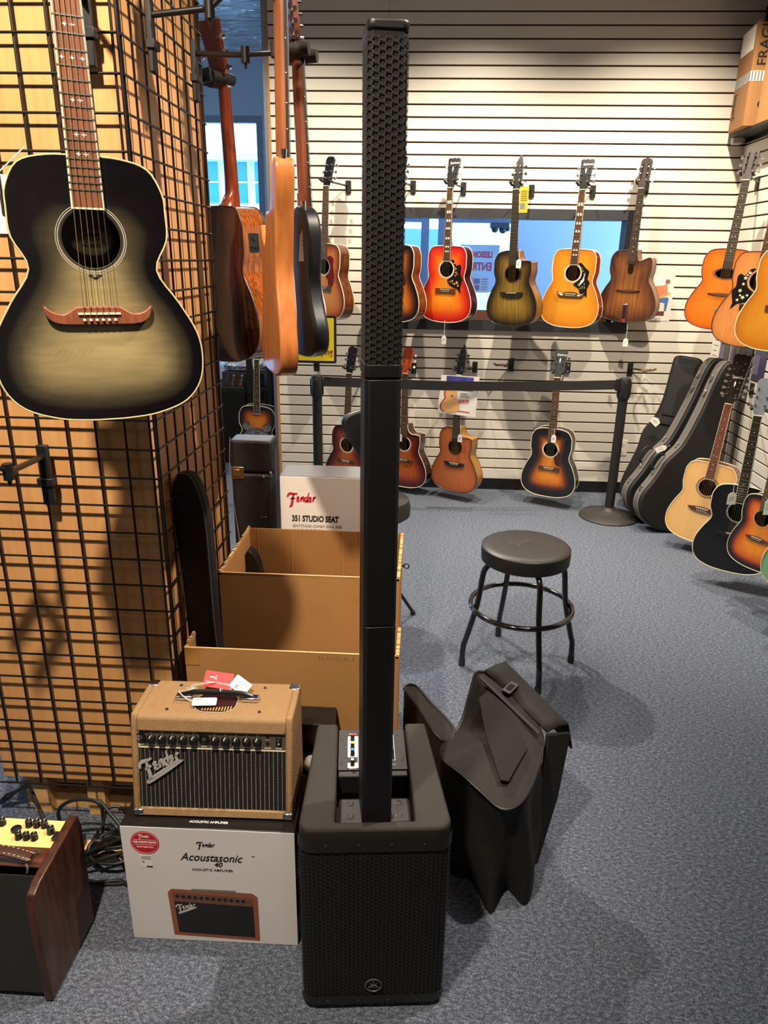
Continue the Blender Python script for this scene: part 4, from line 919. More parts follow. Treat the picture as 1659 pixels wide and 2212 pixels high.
# ================================================================== COLUMN SPEAKER
TEXB = mat('textured_black_cabinet', rgb(38, 35, 32), 0.6, bump=.5, bscale=900, var=.12, vscale=60)
GRB = mat('grille_black', rgb(26, 25, 25), 0.45)
SPG = mat('grille_foam', rgb(9, 9, 10), 0.95)
SP = (-.068, 1.231); ANG = 5.5
sp = thing('column_speaker', 'black column speaker with subwoofer base and knobs on its top', 'speaker', (SP[0], SP[1], 0), ANG)
WF, WBk, DP, HT = .335, .285, .375, .540       # front width, back width, depth, height
def subplan(rf=.030, n=5, inset=0.0):
    P = []
    for i in range(n+1):
        a = math.radians(270-90*i/n); P.append((-WF/2+rf+rf*math.cos(a), rf+rf*math.sin(a)))
    P += [(-WBk/2, DP), (WBk/2, DP)]
    for i in range(n+1):
        a = math.radians(0-90*i/n); P.append((WF/2-rf+rf*math.cos(a), rf+rf*math.sin(a)))
    return P
pl_ = subplan()
SL0, SL1, SY = -.088, .088, .024               # handle slot in the top
MB().prismz(pl_, .012, HT-.11).build('lower_cabinet', TEXB, sp, bevel=.004)
U = pl_[:7] + [(SL0, DP), (SL0, SY), (SL1, SY), (SL1, DP)] + pl_[7:]
U = [pl_[i] for i in range(0, 7)] + [(SL0, DP), (SL0, SY), (SL1, SY), (SL1, DP)] + [pl_[i] for i in range(7, len(pl_))]
MB().prismz(U, HT-.11, HT).build('upper_cabinet', TEXB, sp, bevel=.008, seg=3)
MB().box(-.14, .14, .03, DP-.03, 0, .012).build('foot_plate', BLACK, sp, smooth=0)
plt = MB().box(-.082, .082, .030, .108, HT-.11, HT-.010).build('column_plate', BLACKSAT, sp, bevel=.008)
for x in (-.055, .055):
    for y in (.048, .088):
        s_ = MB().lathe([(.0085, 0), (.0085, .0010), (.0068, .0014), (.0054, .0002), (.0001, .0002)], 14).build('screw', mat('dark_screw', rgb(62, 62, 66), .35, .5), plt); s_.location = (x, y, HT-.0105)
led = MB().box(-.086, .086, .195, .215, HT-.075, HT-.022).build('mixer_ledge', BLACKSAT, sp, bevel=.004)
mx = MB().box(-.086, .086, .215, DP-.002, HT-.11, HT-.020).build('mixer_panel', BLACKSAT, sp, bevel=.001)
zt = HT-.0198
wp = MB().box(-.062, -.038, .262, .345, zt-.0003, zt+.0004).box(-.062, -.037, .222, .240, zt-.0003, zt+.0004).build('white_legend', PRINTWHITE, mx, smooth=0)
MB().box(-.0368, -.0355, .222, .345, zt-.0003, zt+.0004).build('legend_line', PRINTWHITE, mx, smooth=0)
MB().box(.056, .0568, .250, .350, zt-.0003, zt+.0004).build('legend_line', PRINTWHITE, mx, smooth=0)
KC = {'r': mat('knob_red', rgb(214, 40, 40), .4), 'y': mat('knob_yellow', rgb(228, 212, 70), .4), 'b': mat('knob_blue', rgb(50, 130, 210), .4), 'w': mat('knob_white', rgb(230, 226, 220), .4), 'g': mat('knob_green', rgb(50, 170, 100), .4)}
for x, y, c in ((-.05, .330, 'r'), (-.05, .297, 'y'), (-.05, .270, 'b'), (-.05, .232, 'w'), (.046, .335, 'w'), (.047, .300, 'g'), (.048, .272, 'b')):
    k = MB().lathe([(.0062, 0), (.005, .004), (.0046, .016), (.0040, .017)], 14).build('knob', BLACK, mx); k.location = (x, y, zt)
    MB().lathe([(.0042, .0165), (.0042, .0185), (.0030, .0190)], 12).build('knob_cap', KC[c], k)
for x, y in ((-.078, .33), (-.078, .24), (-.066, .345), (.076, .33), (.074, .25), (.068, .352)):
    s_ = MB().lathe([(.0026, 0), (.0026, .0008), (.0016, .0014)], 10).build('screw', MATS['dark_screw'], mx); s_.location = (x, y, zt)
for s, x, y, sz in (('MASTER', -.062, .350, .005), ('DUCKER', -.062, .214, .004), ('MUSIC', .04, .244, .004), ('STAGE MIX', .03, .228, .006)):
    text(s, sz, T(x+.012, y+.006, zt+.0003) @ RZ(180), PRINTWHITE, mx, align='CENTER')
# hexagonal steel grilles
def hexgrille(W_, H_, pitch, mapf, frac=.80, th=.0):
    mb = MB(); R = pitch/math.sqrt(3); cx = pitch*math.sqrt(3)/2
    nx = int(W_/cx)+2; nz = int(H_/pitch)+2; vs = []; fs = []
    for i in range(nx):
        for j in range(nz):
            x = -W_/2+i*cx; z = j*pitch+(pitch/2 if i % 2 else 0)
            if x > W_/2 or z > H_: continue
            k = len(vs)
            for r in (R, R*frac):
                for a in range(6):
                    t = math.radians(60*a); px = max(-W_/2, min(W_/2, x+r*math.cos(t))); pz = max(0, min(H_, z+r*math.sin(t))); vs.append(mapf(px, pz))
            for a in range(6): fs.append((k+a, k+(a+1) % 6, k+6+(a+1) % 6, k+6+a))
    mb._add(vs, fs)
    return mb
RFc = .030
def submap(off):
    flat = WF/2-RFc
    def f(u, z):
        s = abs(u)-flat; sg = 1 if u >= 0 else -1
        if s <= 0: return (u, -off, z)
        a = min(math.pi/2, s/(RFc+off))
        ex = max(0, s-(RFc+off)*math.pi/2)
        return (sg*(flat+(RFc+off)*math.sin(a)-ex*.06), RFc-(RFc+off)*math.cos(a)+ex, z)
    return f
def strip(mapf, W_, z0, z1, n=24):
    mb = MB(); vs = []
    for z in (z0, z1):
        for i in range(n+1): vs.append(mapf(-W_/2+W_*i/n, z))
    mb._add(vs, [(i, i+1, n+2+i, n+1+i) for i in range(n)]); return mb
GW = WF+.030
o = hexgrille(GW, .435, .0113, submap(.0048), .84).build('sub_grille', GRB, sp, smooth=0); o.location = (0, 0, .045)
strip(submap(.0012), GW, .04, .485).build('grille_foam', SPG, sp)
strip(submap(.0046), GW, .480, .516).build('grille_band', GRB, sp); strip(submap(.0046), GW, .018, .046).build('grille_band', GRB, sp)
for z in (.500, .030):
    for x in (-.112, -.040, .032, .104):
        s_ = MB().lathe([(.0042, 0), (.0042, .0012), (.0030, .0020)], 12, RX(90)).build('screw', MATS['dark_screw'], sp); s_.location = (x+.004, -.0048, z)
em = MB().tube([(.019*math.cos(math.pi*i/16), 0, .019*math.sin(math.pi*i/16)) for i in range(32)], .0013, 6, closed=True).build('emblem', mat('grey_emblem', rgb(96, 94, 92), .4), sp); em.location = (0, -.006, .080)
for a in (90, 210, 330):
    c, s_ = math.cos(math.radians(a)), math.sin(math.radians(a)); mb = MB()
    for d in (-.0016, .0016): mb.tube([(c*.003-s_*d, 0, s_*.003+c*d), (c*.0125-s_*d, 0, s_*.0125+c*d)], .0007, 5)
    mb.tube([(-c*.009, 0, -s_*.009), (c*.004, 0, s_*.004)], .0008, 5).build('emblem_fork', MATS['grey_emblem'], em)
# column sections
CWd, CDp, CH = .0650, .088, .0075
CM = T(0, .065, 0) @ RZ(4.5) @ T(0, -.065, 0)
def colplan(w=CWd, d=CDp, c=CH, y0=.022): return [(-w/2+c, y0), (w/2-c, y0), (w/2, y0+c), (w/2, y0+d), (-w/2, y0+d), (-w/2, y0+c)]
CB = mat('column_black', rgb(14, 14, 16), 0.42, bump=.12, bscale=1500)
MB().prismz(colplan(), HT-.010, 1.017, CM).build('column_spacer', CB, sp, bevel=.0012)
MB().prismz(colplan(CWd-.003, CDp-.003, CH, .0235), 1.017, 1.020, CM).build('joint', VOID, sp, smooth=0)
MB().prismz(colplan(), 1.020, 1.502, CM).build('column_spacer', CB, sp, bevel=.0012)
MB().prismz(colplan(CWd-.003, CDp-.003, CH, .0235), 1.502, 1.506, CM).build('joint', VOID, sp, smooth=0)
cu = MB().prismz(colplan(CWd-.002, CDp, CH, .0238), 1.506, 2.030, CM).build('column_unit', SPG, sp, bevel=.0012)
MB().prismz(colplan(CWd+.001, CDp+.002, CH, .0215), 2.026, 2.042, CM).build('column_cap', CB, cu, bevel=.004)
MB().prismz(colplan(CWd+.001, CDp+.002, CH, .0215), 1.5062, 1.528, CM).build('column_collar', CB, cu, bevel=.001)
def colmap(off):
    seg = [((-CWd/2, .022+CDp), (-CWd/2, .022+CH)), ((-CWd/2, .022+CH), (-CWd/2+CH, .022)), ((-CWd/2+CH, .022), (CWd/2-CH, .022)), ((CWd/2-CH, .022), (CWd/2, .022+CH)), ((CWd/2, .022+CH), (CWd/2, .022+CDp))]
    ls = [math.dist(a, b) for a, b in seg]; tot = sum(ls)
    def f(u, z):
        s = u+tot/2; 
        for (a, b), l in zip(seg, ls):
            if s <= l+1e-9:
                t = s/l; x = a[0]+(b[0]-a[0])*t; y = a[1]+(b[1]-a[1])*t; d = ((b[1]-a[1])/l, -(b[0]-a[0])/l)
                return tuple(CM @ Vector((x + (b[1]-a[1])/l*off, y - (b[0]-a[0])/l*off, z)))
            s -= l
        return tuple(CM @ Vector((seg[-1][1][0], seg[-1][1][1], z)))
    return f, tot
cf, tot = colmap(.0006)
o = hexgrille(tot-.012, .490, .0116, cf, .82).build('column_grille', mat('grille_grey', rgb(27, 26, 27), .55), cu, smooth=0); o.location = (0, 0, 1.532)

# ================================================================== BOXES AND AMPS
WBOX = mat('white_box_card', rgb(226, 222, 220), 0.45, var=.03, vscale=4)
BBOX = mat('black_box_card', rgb(20, 19, 19), 0.35)
bx = thing('amplifier_carton', 'white amplifier carton with black top and sides under the tan amplifier', 'box', (-.493, 1.378, 0), .8)
MB().box(-.218, .218, .0008, .295, 0, .372).build('carton', BBOX, bx, bevel=.002)
pf = MB().box(-.217, .217, -.0006, .0008, .002, .370).build('printed_front', WBOX, bx, smooth=0)
FY = -.0009
logo(pf, .048, T(-.016-.012, FY, .312), PRINT, sw=.045)
text('Acoustasonic', .034, T(.005, FY, .272) @ FRONT, PRINT, pf, align='CENTER', shear=.35, bold=.0003, sx=.84)
text('40', .020, T(.022, FY, .255) @ FRONT, PRINT, pf, align='CENTER', shear=.25, bold=.0004)
text('TM', .006, T(.108, FY, .290) @ FRONT, PRINT, pf)
text('ACOUSTIC AMPLIFIER', .0098, T(.007, FY, .240) @ FRONT, PRINT, pf, align='CENTER', bold=.0001, space=1.1)
st_ = MB().prism(circ(.036, 40, -.158, .322), FY-.0004, FY).build('red_sticker', PRINTRED, pf, smooth=0)
MB().tube([(-.158+.033*math.cos(a*math.pi/20), FY-.0005, .322+.033*math.sin(a*math.pi/20)) for a in range(40)], .0004, 4, closed=True).build('sticker_ring', PRINTWHITE, st_, smooth=0)
logo(st_, .030, T(-.173, FY-.0006, .335), PRINTWHITE, sw=.05)
text('FREE ONLINE LESSONS', .0070, T(-.158, FY-.0006, .3215) @ FRONT, PRINTWHITE, st_, align='CENTER', bold=.0002, sx=.82)
text('START YOUR TRIAL', .0048, T(-.158, FY-.0006, .307) @ FRONT, PRINTWHITE, st_, align='CENTER', bold=.0001)
for z in (.331, .316): MB().box(-.186, -.130, FY-.0006, FY-.0003, z-.0004, z+.0004).build('sticker_line', PRINTWHITE, st_, smooth=0)
lb2 = MB().box(-.174, -.144, FY-.0003, FY, .243, .282).build('barcode_label', WHITE, pf, smooth=0)
for i in range(4): MB().box(-.172, -.147, FY-.0006, FY-.0003, .2785-i*.003, .2795-i*.003).build('print_line', PRINTGREY, lb2, smooth=0)
text('CE', .006, T(-.172, FY-.0004, .259) @ FRONT, PRINT, lb2)
MB().box(-.160, -.145, FY-.0006, FY-.0003, .2445, .2485).build('print_bar', PRINT, lb2, smooth=0)
# printed picture of the amplifier on the carton
PBR = mat('printed_brown', rgb(150, 86, 62), .5); PBK = mat('printed_black', rgb(26, 24, 24), .5)
pic = MB().prism([(-.108, .020), (.118, .012), (.118, .160), (.104, .172), (-.104, .176), (-.114, .164)], FY-.0003, FY).build('picture', PBR, pf, smooth=0)
MB().prism([(-.094, .030), (.106, .023), (.105, .128), (-.100, .136)], FY-.0006, FY-.0003).build('picture_grille', PBK, pic, smooth=0)
MB().prism([(-.102, .140), (.106, .130), (.106, .156), (-.102, .166)], FY-.0006, FY-.0003).build('picture_panel', mat('printed_panel', rgb(110, 74, 60), .5), pic, smooth=0)
for i in range(12): MB().prism(circ(.0055, 10, -.090+i*.0155, .1525-i*.0007), FY-.0009, FY-.0006).build('picture_knob', PBK, pic, smooth=0)
logo(pic, .055, T(-.092, FY-.0007, .100) @ RY(-14), mat('printed_silver', rgb(200, 196, 190), .5), sw=.05, underline=True)
MB().box(-.052, .062, FY-.0006, FY, .172, .179).build('picture_handle', PRINTGREY, pic, smooth=0)
text('ACOUSTIC AMPLIFIER', .010, T(0, .018, .3735) , PRINTWHITE, bx, align='CENTER', bold=.0001)

# tan amplifier standing on the carton
TAN = mat('tan_tolex', rgb(152, 120, 82), 0.6, bump=.5, bscale=420, var=.06, vscale=50)
ta = thing('guitar_amplifier', 'tan acoustic guitar amplifier with black grille standing on its carton', 'amplifier', (-.4865, 1.412, .372), 1.5)
hw, hh, dpt, sl = .200, .270, .200, .045         # half width, height, depth at bottom, lean of the front
def amppoly(i=0): return [(0+i*.2, .004+i), (dpt-i, .004+i), (dpt-i, hh-i), (sl+i, hh-i), (0+i*.4, hh*.0+.004+i)]
prof = [(0, .004), (dpt, .004), (dpt, hh), (sl+.006, hh), (sl*.96, hh-.018)]
def lprism(prof, x0, x1):
    n = len(prof); vs = [(x0, y, z) for y, z in prof] + [(x1, y, z) for y, z in prof]
    return MB()._add(vs, [tuple(range(n)), tuple(range(2*n-1, n-1, -1))] + [(i, n+i, n+(i+1) % n, (i+1) % n) for i in range(n)])
shell = lprism([(.012, .016), (dpt, .004), (dpt, hh), (sl+.012, hh), (.012+sl*.93, hh-.03)], -hw+.017, hw-.017)
lprism(prof, -hw, -hw+.018).build('side', TAN, ta, bevel=.006, seg=3); lprism(prof, hw-.018, hw).build('side', TAN, ta, bevel=.006, seg=3)
lprism([(sl*.80, hh-.042), (sl*.97, hh-.008), (sl+.010, hh), (dpt, hh), (dpt, hh-.03)], -hw+.016, hw-.016).build('top', TAN, ta, bevel=.005, seg=3)
lprism([(0, .004), (dpt, .004), (dpt, .02), (.006, .024)], -hw+.016, hw-.016).build('bottom', TAN, ta, bevel=.003)
lprism([(dpt-.012, .02), (dpt-.002, .02), (dpt-.002, hh-.02), (dpt-.012, hh-.02)], -hw+.016, hw-.016).build('back', TAN, ta, smooth=0)
FA = math.degrees(math.atan2(sl, hh))
AM = T(0, .010, .022) @ RX(-FA)       # front plane: x right, z up along the slope
def am(mb, name, m, par=ta, **k):
    o = mb.build(name, m, par, **k); o.matrix_basis = AM if par is ta else Matrix.Identity(4); return o
GT = .162
am(MB().box(-hw+.018, hw-.018, 0, .006, 0, GT), 'grille_cloth', mat('black_grille_cloth', rgb(15, 15, 16), .8))
gd = MB()
for i in range(33):
    for j in range(40):
        x = -hw+.022+i*.011; z = .004+j*.0041
        if z < GT-.002: gd.box(x-.0008, x+.0008, -.0012, .0002, z-.0006, z+.0006)
am(gd, 'grille_sparkle', mat('silver_thread', rgb(170, 166, 158), .4, .0), kind='stuff', smooth=0)
gdl = MB()
for i in range(66): 
    x = -hw+.0195+i*.0055
    if x < hw-.019: gdl.box(x-.0013, x+.0013, -.0004, .0004, 0, GT)
am(gdl, 'grille_ribs', mat('grille_rib', rgb(17, 17, 18), .7), kind='stuff', smooth=0)
MUD = mat('olive_control_panel', rgb(84, 74, 60), .5)
cp = am(MB().box(-hw+.018, hw-.018, -.001, .008, GT+.0035, GT+.050), 'control_panel', MUD, smooth=0)
am(MB().box(-hw+.018, hw-.018, -.002, .004, GT, GT+.003).box(-hw+.018, -hw+.0205, -.002, .004, GT, GT+.050), 'panel_piping', CREAMP, smooth=0)
kz = GT+.027
xs = [-.176+i*.0262 for i in range(12)]
for i, x in enumerate(xs):
    if i in (0, 6):
        j = am(MB().lathe([(.0135, 0), (.0135, .003), (.011, .0036), (.0105, .001), (.0001, .001)], 20, RX(90)), 'jack', BLACKM, cp); j.location = (x, -.001, kz)
        am(MB().prism(circ(.0052, 12), -.0022, 0), 'jack_hole', STEEL, j)
        for sx, sz in ((-.010, .012), (.010, -.012)): am(MB().lathe([(.0032, 0), (.0032, .0012), (.002, .0018)], 8, RX(90) ), 'screw', BLACKM, j).location = (sx, 0, sz)
    else:
        k = am(MB().lathe([(.0112, 0), (.0112, .004), (.0085, .006), (.0075, .016), (.006, .017)], 16, RX(90)), 'knob', BLACKM, cp); k.location = (x, -.001, kz-.002)
        am(MB().box(-.0008, .0008, -.0165, -.006, .002, .0088), 'pointer', PRINTWHITE, k, smooth=0)
        am(MB().box(x-.0005, x+.0005, -.0013, -.0009, kz+.010, kz+.0215), 'tick', PRINTWHITE, cp, smooth=0)
for x in (.138,):
    for z in (kz+.010, kz-.006): am(MB().lathe([(.0042, 0), (.0042, .002), (.002, .002)], 10, RX(90)), 'socket', BLACK, cp).location = (x, -.001, z)
sw_ = am(MB().box(.159, .173, -.004, 0, kz-.012, kz+.012), 'power_switch', BLACK, cp, bevel=.001)
am(MB().box(.162, .170, -.0065, -.003, kz-.009, kz+.009), 'rocker', BLACKSAT, sw_, bevel=.001)
text('I', .006, T(.1645, -.0068, kz+.002) @ FRONT, PRINTWHITE, sw_); text('O', .006, T(.1637, -.0068, kz-.007) @ FRONT, PRINTWHITE, sw_)
for i, s in enumerate(('INPUT', 'VOLUME', 'BASS', 'MIDDLE', 'TREBLE', 'REVERB', 'INPUT', 'VOLUME', 'BASS', 'MIDDLE', 'TREBLE', 'REVERB')):
    text(s, .0046, T(xs[i], -.0014, GT+.0065) @ FRONT, PRINTWHITE, cp, align='CENTER')
for s, x, z in (('PHONES', .138, GT+.0065), ('POWER', .166, GT+.0065), ('AUX', .138, kz+.0025), ('CHANNEL 1', -.168, GT+.0455), ('CHANNEL 2', -.010, GT+.0455)): text(s, .0044, T(x, -.0014, z) @ FRONT, PRINTWHITE, cp, align='CENTER')
lg = logo(ta, .112, AM @ T(-hw+.034, -.004, .080) @ RY(-24), mat('silver_logo', rgb(168, 166, 162), .4), sw=.058, thick=.003, underline=True)
# top: handle, screws, corners, badge
hd = MB().tube(catmull([(-.088, .118, hh+.012), (-.060, .118, hh+.020), (0, .118, hh+.022), (.060, .118, hh+.020), (.088, .118, hh+.012)], 5), .007, 8).build('handle', BLACKM, ta)
for sx in (-1, 1):
    MB().box(sx*.084-.022, sx*.084+.022, .107, .129, hh, hh+.013).build('handle_cap', CHROME, hd, bevel=.004)
for x, y in ((-.115, .070), (.115, .070), (-.110, .175), (.110, .175)): s_ = MB().lathe([(.0052, 0), (.0052, .001), (.0035, .003), (.0005, .0035)], 14).build('screw', CHROME, ta); s_.location = (x, y, hh)
for sx in (-1, 1):
    MB().box(sx*(hw-.014)-.016, sx*(hw-.014)+.016, dpt-.028, dpt+.0015, hh-.02, hh+.0015).build('corner_guard', CHROME, ta, bevel=.006)
    MB().box(sx*(hw-.012)-.0135, sx*(hw-.012)+.0135, -.001, .024, .003, .022).build('corner_guard', CHROME, ta, bevel=.005)
bd = MB().prismz(rrect(.105, .085, .03, 4, 0, .105), hh-.0005, hh+.0008).build('top_badge', mat('maroon_badge', rgb(46, 20, 22), .4), ta, smooth=0)
MB().tube([(x, y, hh+.0008) for x, y in rrect(.103, .083, .03, 4, 0, .105)], .0008, 5, closed=True).build('badge_rim', CREAMP, bd)
for i in range(11): MB().box(-.030+i*.007, -.0272+i*.007, .070, .070+.008+.0012*i, hh+.0006, hh+.0012).build('badge_stripe', mat('gold_print', rgb(196, 160, 80), .5), bd, smooth=0)
# hang tags on the handle
def card(label, name, w, h, M, m, txt=(), cat='tag', parent=None):
    o = thing(name, label, cat, M=M)
    c = MB().prism(rrect(w, h, .003, 2), -.0005, .0005).build('card', m, o, smooth=0)
    for s, sz, x, z, mm, al in txt: text(s, sz, T(x, -.0008, z) @ FRONT, mm, o, align=al)
    return o
TW = T(-.4865, 1.412, .372)
rt = card('red paper hang tag lying on the tan amplifier handle', 'hang_tag', .075, .042, TW @ T(-.012, .160, hh+.030) @ RX(-48) @ RY(186), mat('red_card', rgb(208, 28, 34), .5), [('FREE ONLINE LESSONS', .006, 0, .006, PRINTWHITE, 'CENTER')])
logo(rt, .022, T(.004, -.0008, -.010), PRINTWHITE, sw=.05)
wt = card('white paper hang tag beside the red tag on the tan amplifier', 'hang_tag', .050, .036, TW @ T(.048, .150, hh+.024) @ RX(-50) @ RY(212), WHITE)
for i in range(4): MB().box(-.016, .010, -.0009, -.0005, .010-i*.006, .0108-i*.006).build('print_line', PRINTGREY, wt, smooth=0)
pt = card('white price label tied to the front of the tan amplifier handle', 'price_tag', .060, .022, TW @ T(-.028, .088, hh+.013) @ RZ(6) @ RX(-66), WHITE)
for i in range(3): MB().box(-.024, .018, -.0009, -.0005, .005-i*.005, .0058-i*.005).build('print_line', PRINTGREY, pt, smooth=0)
sgx = MB()
for pts in (((-.088, .118, hh+.02), (-.095, .100, hh+.03), (-.072, .095, hh+.012), (-.055, .09, hh+.013)), ((-.06, .118, hh+.028), (-.07, .13, hh+.03), (-.02, .15, hh+.03), (-.01, .152, hh+.03)), ((.008, .11, hh+.029), (.004, .12, hh+.031), (.01, .13, hh+.02)), ((.03, .118, hh+.03), (.036, .14, hh+.034), (.042, .148, hh+.026)), ((-.085, .11, hh+.026), (-.07, .105, hh+.034), (-.06, .12, hh+.03), (-.085, .128, hh+.022))):
    sgx.tube(catmull(pts, 5), .0011, 5, M=TW)
so = sgx.build('tag_string', mat('white_string', rgb(232, 230, 224), .8)); tag(so, 'white tag strings looped round the tan amplifier handle', 'string')

# wooden amplifier at the left edge
VIN = wood('walnut_vinyl', rgb(58, 30, 20), rgb(104, 58, 38), 0.35, 9, (1.0, 7, 7))
VINS = wood('walnut_vinyl_side', rgb(50, 27, 19), rgb(84, 48, 33), 0.35, 9, (7, 5, .8))
la = thing('wooden_amplifier', 'walnut acoustic amplifier with yellow control panel at the lower left edge', 'amplifier', (-.836, 1.186, 0), 0)
LH, LD, LW = .345, .235, .42
sp_ = [(.004, .006), (LD-.004, .006), (LD+.006, LH*.92), (LD-.004, LH+.012), (LD-.020, LH+.015), (.035, LH-.002), (.010, LH-.015), (.0, LH-.04)]
lprism(sp_, -.022, 0).build('side_panel', VINS, la, bevel=.004, seg=3); lprism(sp_, -LW, -LW+.022).build('side_panel', VINS, la, bevel=.004, seg=3)
MB().box(-LW+.022, -.022, .062, LD-.09, LH-.03, LH-.012).build('top_panel', VIN, la, smooth=0)
MB().box(-LW+.022, -.022, .03, LD, .006, .03).build('bottom_panel', VIN, la, smooth=0)
MB().box(-LW+.022, -.022, LD-.015, LD, .03, LH-.03).build('back_panel', VIN, la, smooth=0)
lprism([(.012, .02), (.03, .02), (.085, LH-.012), (.060, LH-.012)], -LW+.022, -.022).build('grille', mat('charcoal_cloth', rgb(30, 31, 32), .9, bump=.3, bscale=1500), la, smooth=0)
YEL = mat('yellow_panel', rgb(228, 206, 132), .45)
ycp = lprism([(LD-.092, LH-.030), (LD-.012, LH-.018), (LD-.012, LH-.002), (LD-.092, LH-.014)], -LW+.024, -.024).build('control_panel', YEL, la, smooth=0)
def knob2(x, y, s=1.0):
    z = LH-.014+(y-(LD-.092))*.15
    k = MB().lathe([(.0095*s, 0), (.0085*s, .003), (.0078*s, .017), (.0066*s, .018)], 14).build('knob', BLACKM, ycp); k.location = (x, y, z)
    MB().box(-.0006, .0006, .0, .0075*s, .018, .0186).build('pointer', PRINTWHITE, k, smooth=0)
for x in (-.076, -.096, -.116): knob2(x, LD-.030); 
for x in (-.082, -.102, -.122): knob2(x-.002, LD-.066)
knob2(-.052, LD-.046, 1.1); knob2(-.185, LD-.03); knob2(-.185, LD-.066)
jk = MB().lathe([(.0125, 0), (.0125, .004), (.010, .0045), (.0095, .001), (.0001, .001)], 20).build('jack', BLACK, ycp); jk.location = (-.142, LD-.044, LH-.006)
MB().box(-.038, -.027, LD-.072, LD-.048, LH-.008, LH+.0005).build('power_switch', BLACK, ycp, bevel=.001)
hnd = MB()
hp_ = catmull([(-.25, .098, LH+.005), (-.19, .098, LH+.020), (-.11, .098, LH+.020), (-.052, .098, LH+.004)], 6)
for (x, y, z) in hp_: pass
vs = []
for (x, y, z) in hp_:
    for a, b in ((-.013, -.003), (.013, -.003), (.015, .002), (.0, .006), (-.015, .002)): vs.append((x, y+a, z+b))
n = len(hp_); fs = [(i*5+k, i*5+(k+1) % 5, (i+1)*5+(k+1) % 5, (i+1)*5+k) for i in range(n-1) for k in range(5)] + [(4, 3, 2, 1, 0), tuple(range((n-1)*5, n*5))]
hl = MB()._add(vs, fs).build('handle', mat('brown_leather', rgb(66, 38, 30), .4, bump=.2, bscale=600), la, bevel=.001)
stch = MB()
for (x, y, z) in hp_:
    for d in (-.010, .010): stch.box(x-.003, x+.003, y+d-.0006, y+d+.0006, z+.0032, z+.0046)
stch.build('stitching', mat('cream_thread', rgb(222, 206, 170), .7), hl, kind='stuff', smooth=0)
for y in (.078, .118): MB().tube(catmull([(-.055, y, LH+.004), (-.049, y+(y-.098)*.25, LH-.002), (-.049, y+(y-.098)*.5, LH-.012)], 4), .003, 6).build('handle_loop', STEEL, hl)
# ================================================================== OPEN CARDBOARD BOXES AND WHAT STANDS IN THEM
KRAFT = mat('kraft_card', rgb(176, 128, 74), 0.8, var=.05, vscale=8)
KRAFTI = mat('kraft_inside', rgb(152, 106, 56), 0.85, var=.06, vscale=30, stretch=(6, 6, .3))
KRAFTE = mat('torn_card_edge', rgb(206, 164, 106), 0.9, var=.15, vscale=90)
def open_box(label, x0, x1, y0, y1, h, creases=(), backh=None):
    b = thing('cardboard_box', label, 'box', ((x0+x1)/2, (y0+y1)/2, 0), group='open cardboard boxes')
    w, d, t = (x1-x0)/2, (y1-y0)/2, .005
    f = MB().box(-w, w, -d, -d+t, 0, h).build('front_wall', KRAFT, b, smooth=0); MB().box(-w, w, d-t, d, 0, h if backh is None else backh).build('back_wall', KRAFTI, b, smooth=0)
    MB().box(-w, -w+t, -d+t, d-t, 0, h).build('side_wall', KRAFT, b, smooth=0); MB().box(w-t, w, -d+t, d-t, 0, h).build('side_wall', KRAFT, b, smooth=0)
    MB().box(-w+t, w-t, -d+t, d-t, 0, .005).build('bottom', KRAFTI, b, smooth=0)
    random.seed(int(h*1000)); rag = MB()
    for sx in (-1, 1):                       # torn fibres along the cut side rims
        y = -d
        while y < d:
            l = random.uniform(.004, .012); rag.box(sx*w-(.006 if sx > 0 else -.001)-.0015, sx*w+(.002 if sx > 0 else .006), y, y+l, h-.008, h+random.uniform(-.001, .008)); y += l*random.uniform(.9, 1.6)
    rag.build('torn_rim', KRAFTE, b, smooth=0, kind='stuff')
    MB().box(-w, w, -d-.0006, -d+.0055, h-.0005, h+.0008).build('front_rim', KRAFTE, b, smooth=0)
    for c in creases: MB().box(c-.0012, c+.0012, d-t-.0012, d-t, 0, h-.003).build('crease', KRAFT, b, smooth=0)
    return b
b1 = open_box('nearest open cardboard box with torn rims behind the tan amplifier', -.648, -.040, 1.755, 1.910, .655, backh=.45)
MB().box(-.304, -.262, -.0792, -.0777, .600, .655).build('packing_tape', mat('brown_tape', rgb(184, 132, 70), .3), b1, smooth=0)
for i in range(13): MB().box(.08+i*.008, .0815+i*.008, -.0784, -.0776, .634, .646-.004*(i % 3)).build('print_mark', mat('kraft_print', rgb(120, 82, 44), .8), b1, smooth=0)
b2 = open_box('taller open cardboard box standing behind the nearest one', -.595, -.048, 1.955, 2.340, .800, creases=(-.24, -.12, .06, .12))
NYL = mat('black_nylon', rgb(14, 13, 15), 0.75, bump=.25, bscale=1800)
NYLD = mat('black_vinyl', rgb(17, 17, 18), 0.5)
PIPE = mat('grey_piping', rgb(96, 92, 88), .5)
def softbag(poly, th, bev, name, m, parent, M=None):
    o = MB().prism(poly, -th/2, th/2).build(name, m, parent, bevel=bev, seg=4, smooth=50)
    if M is not None: o.matrix_basis = M
    return o
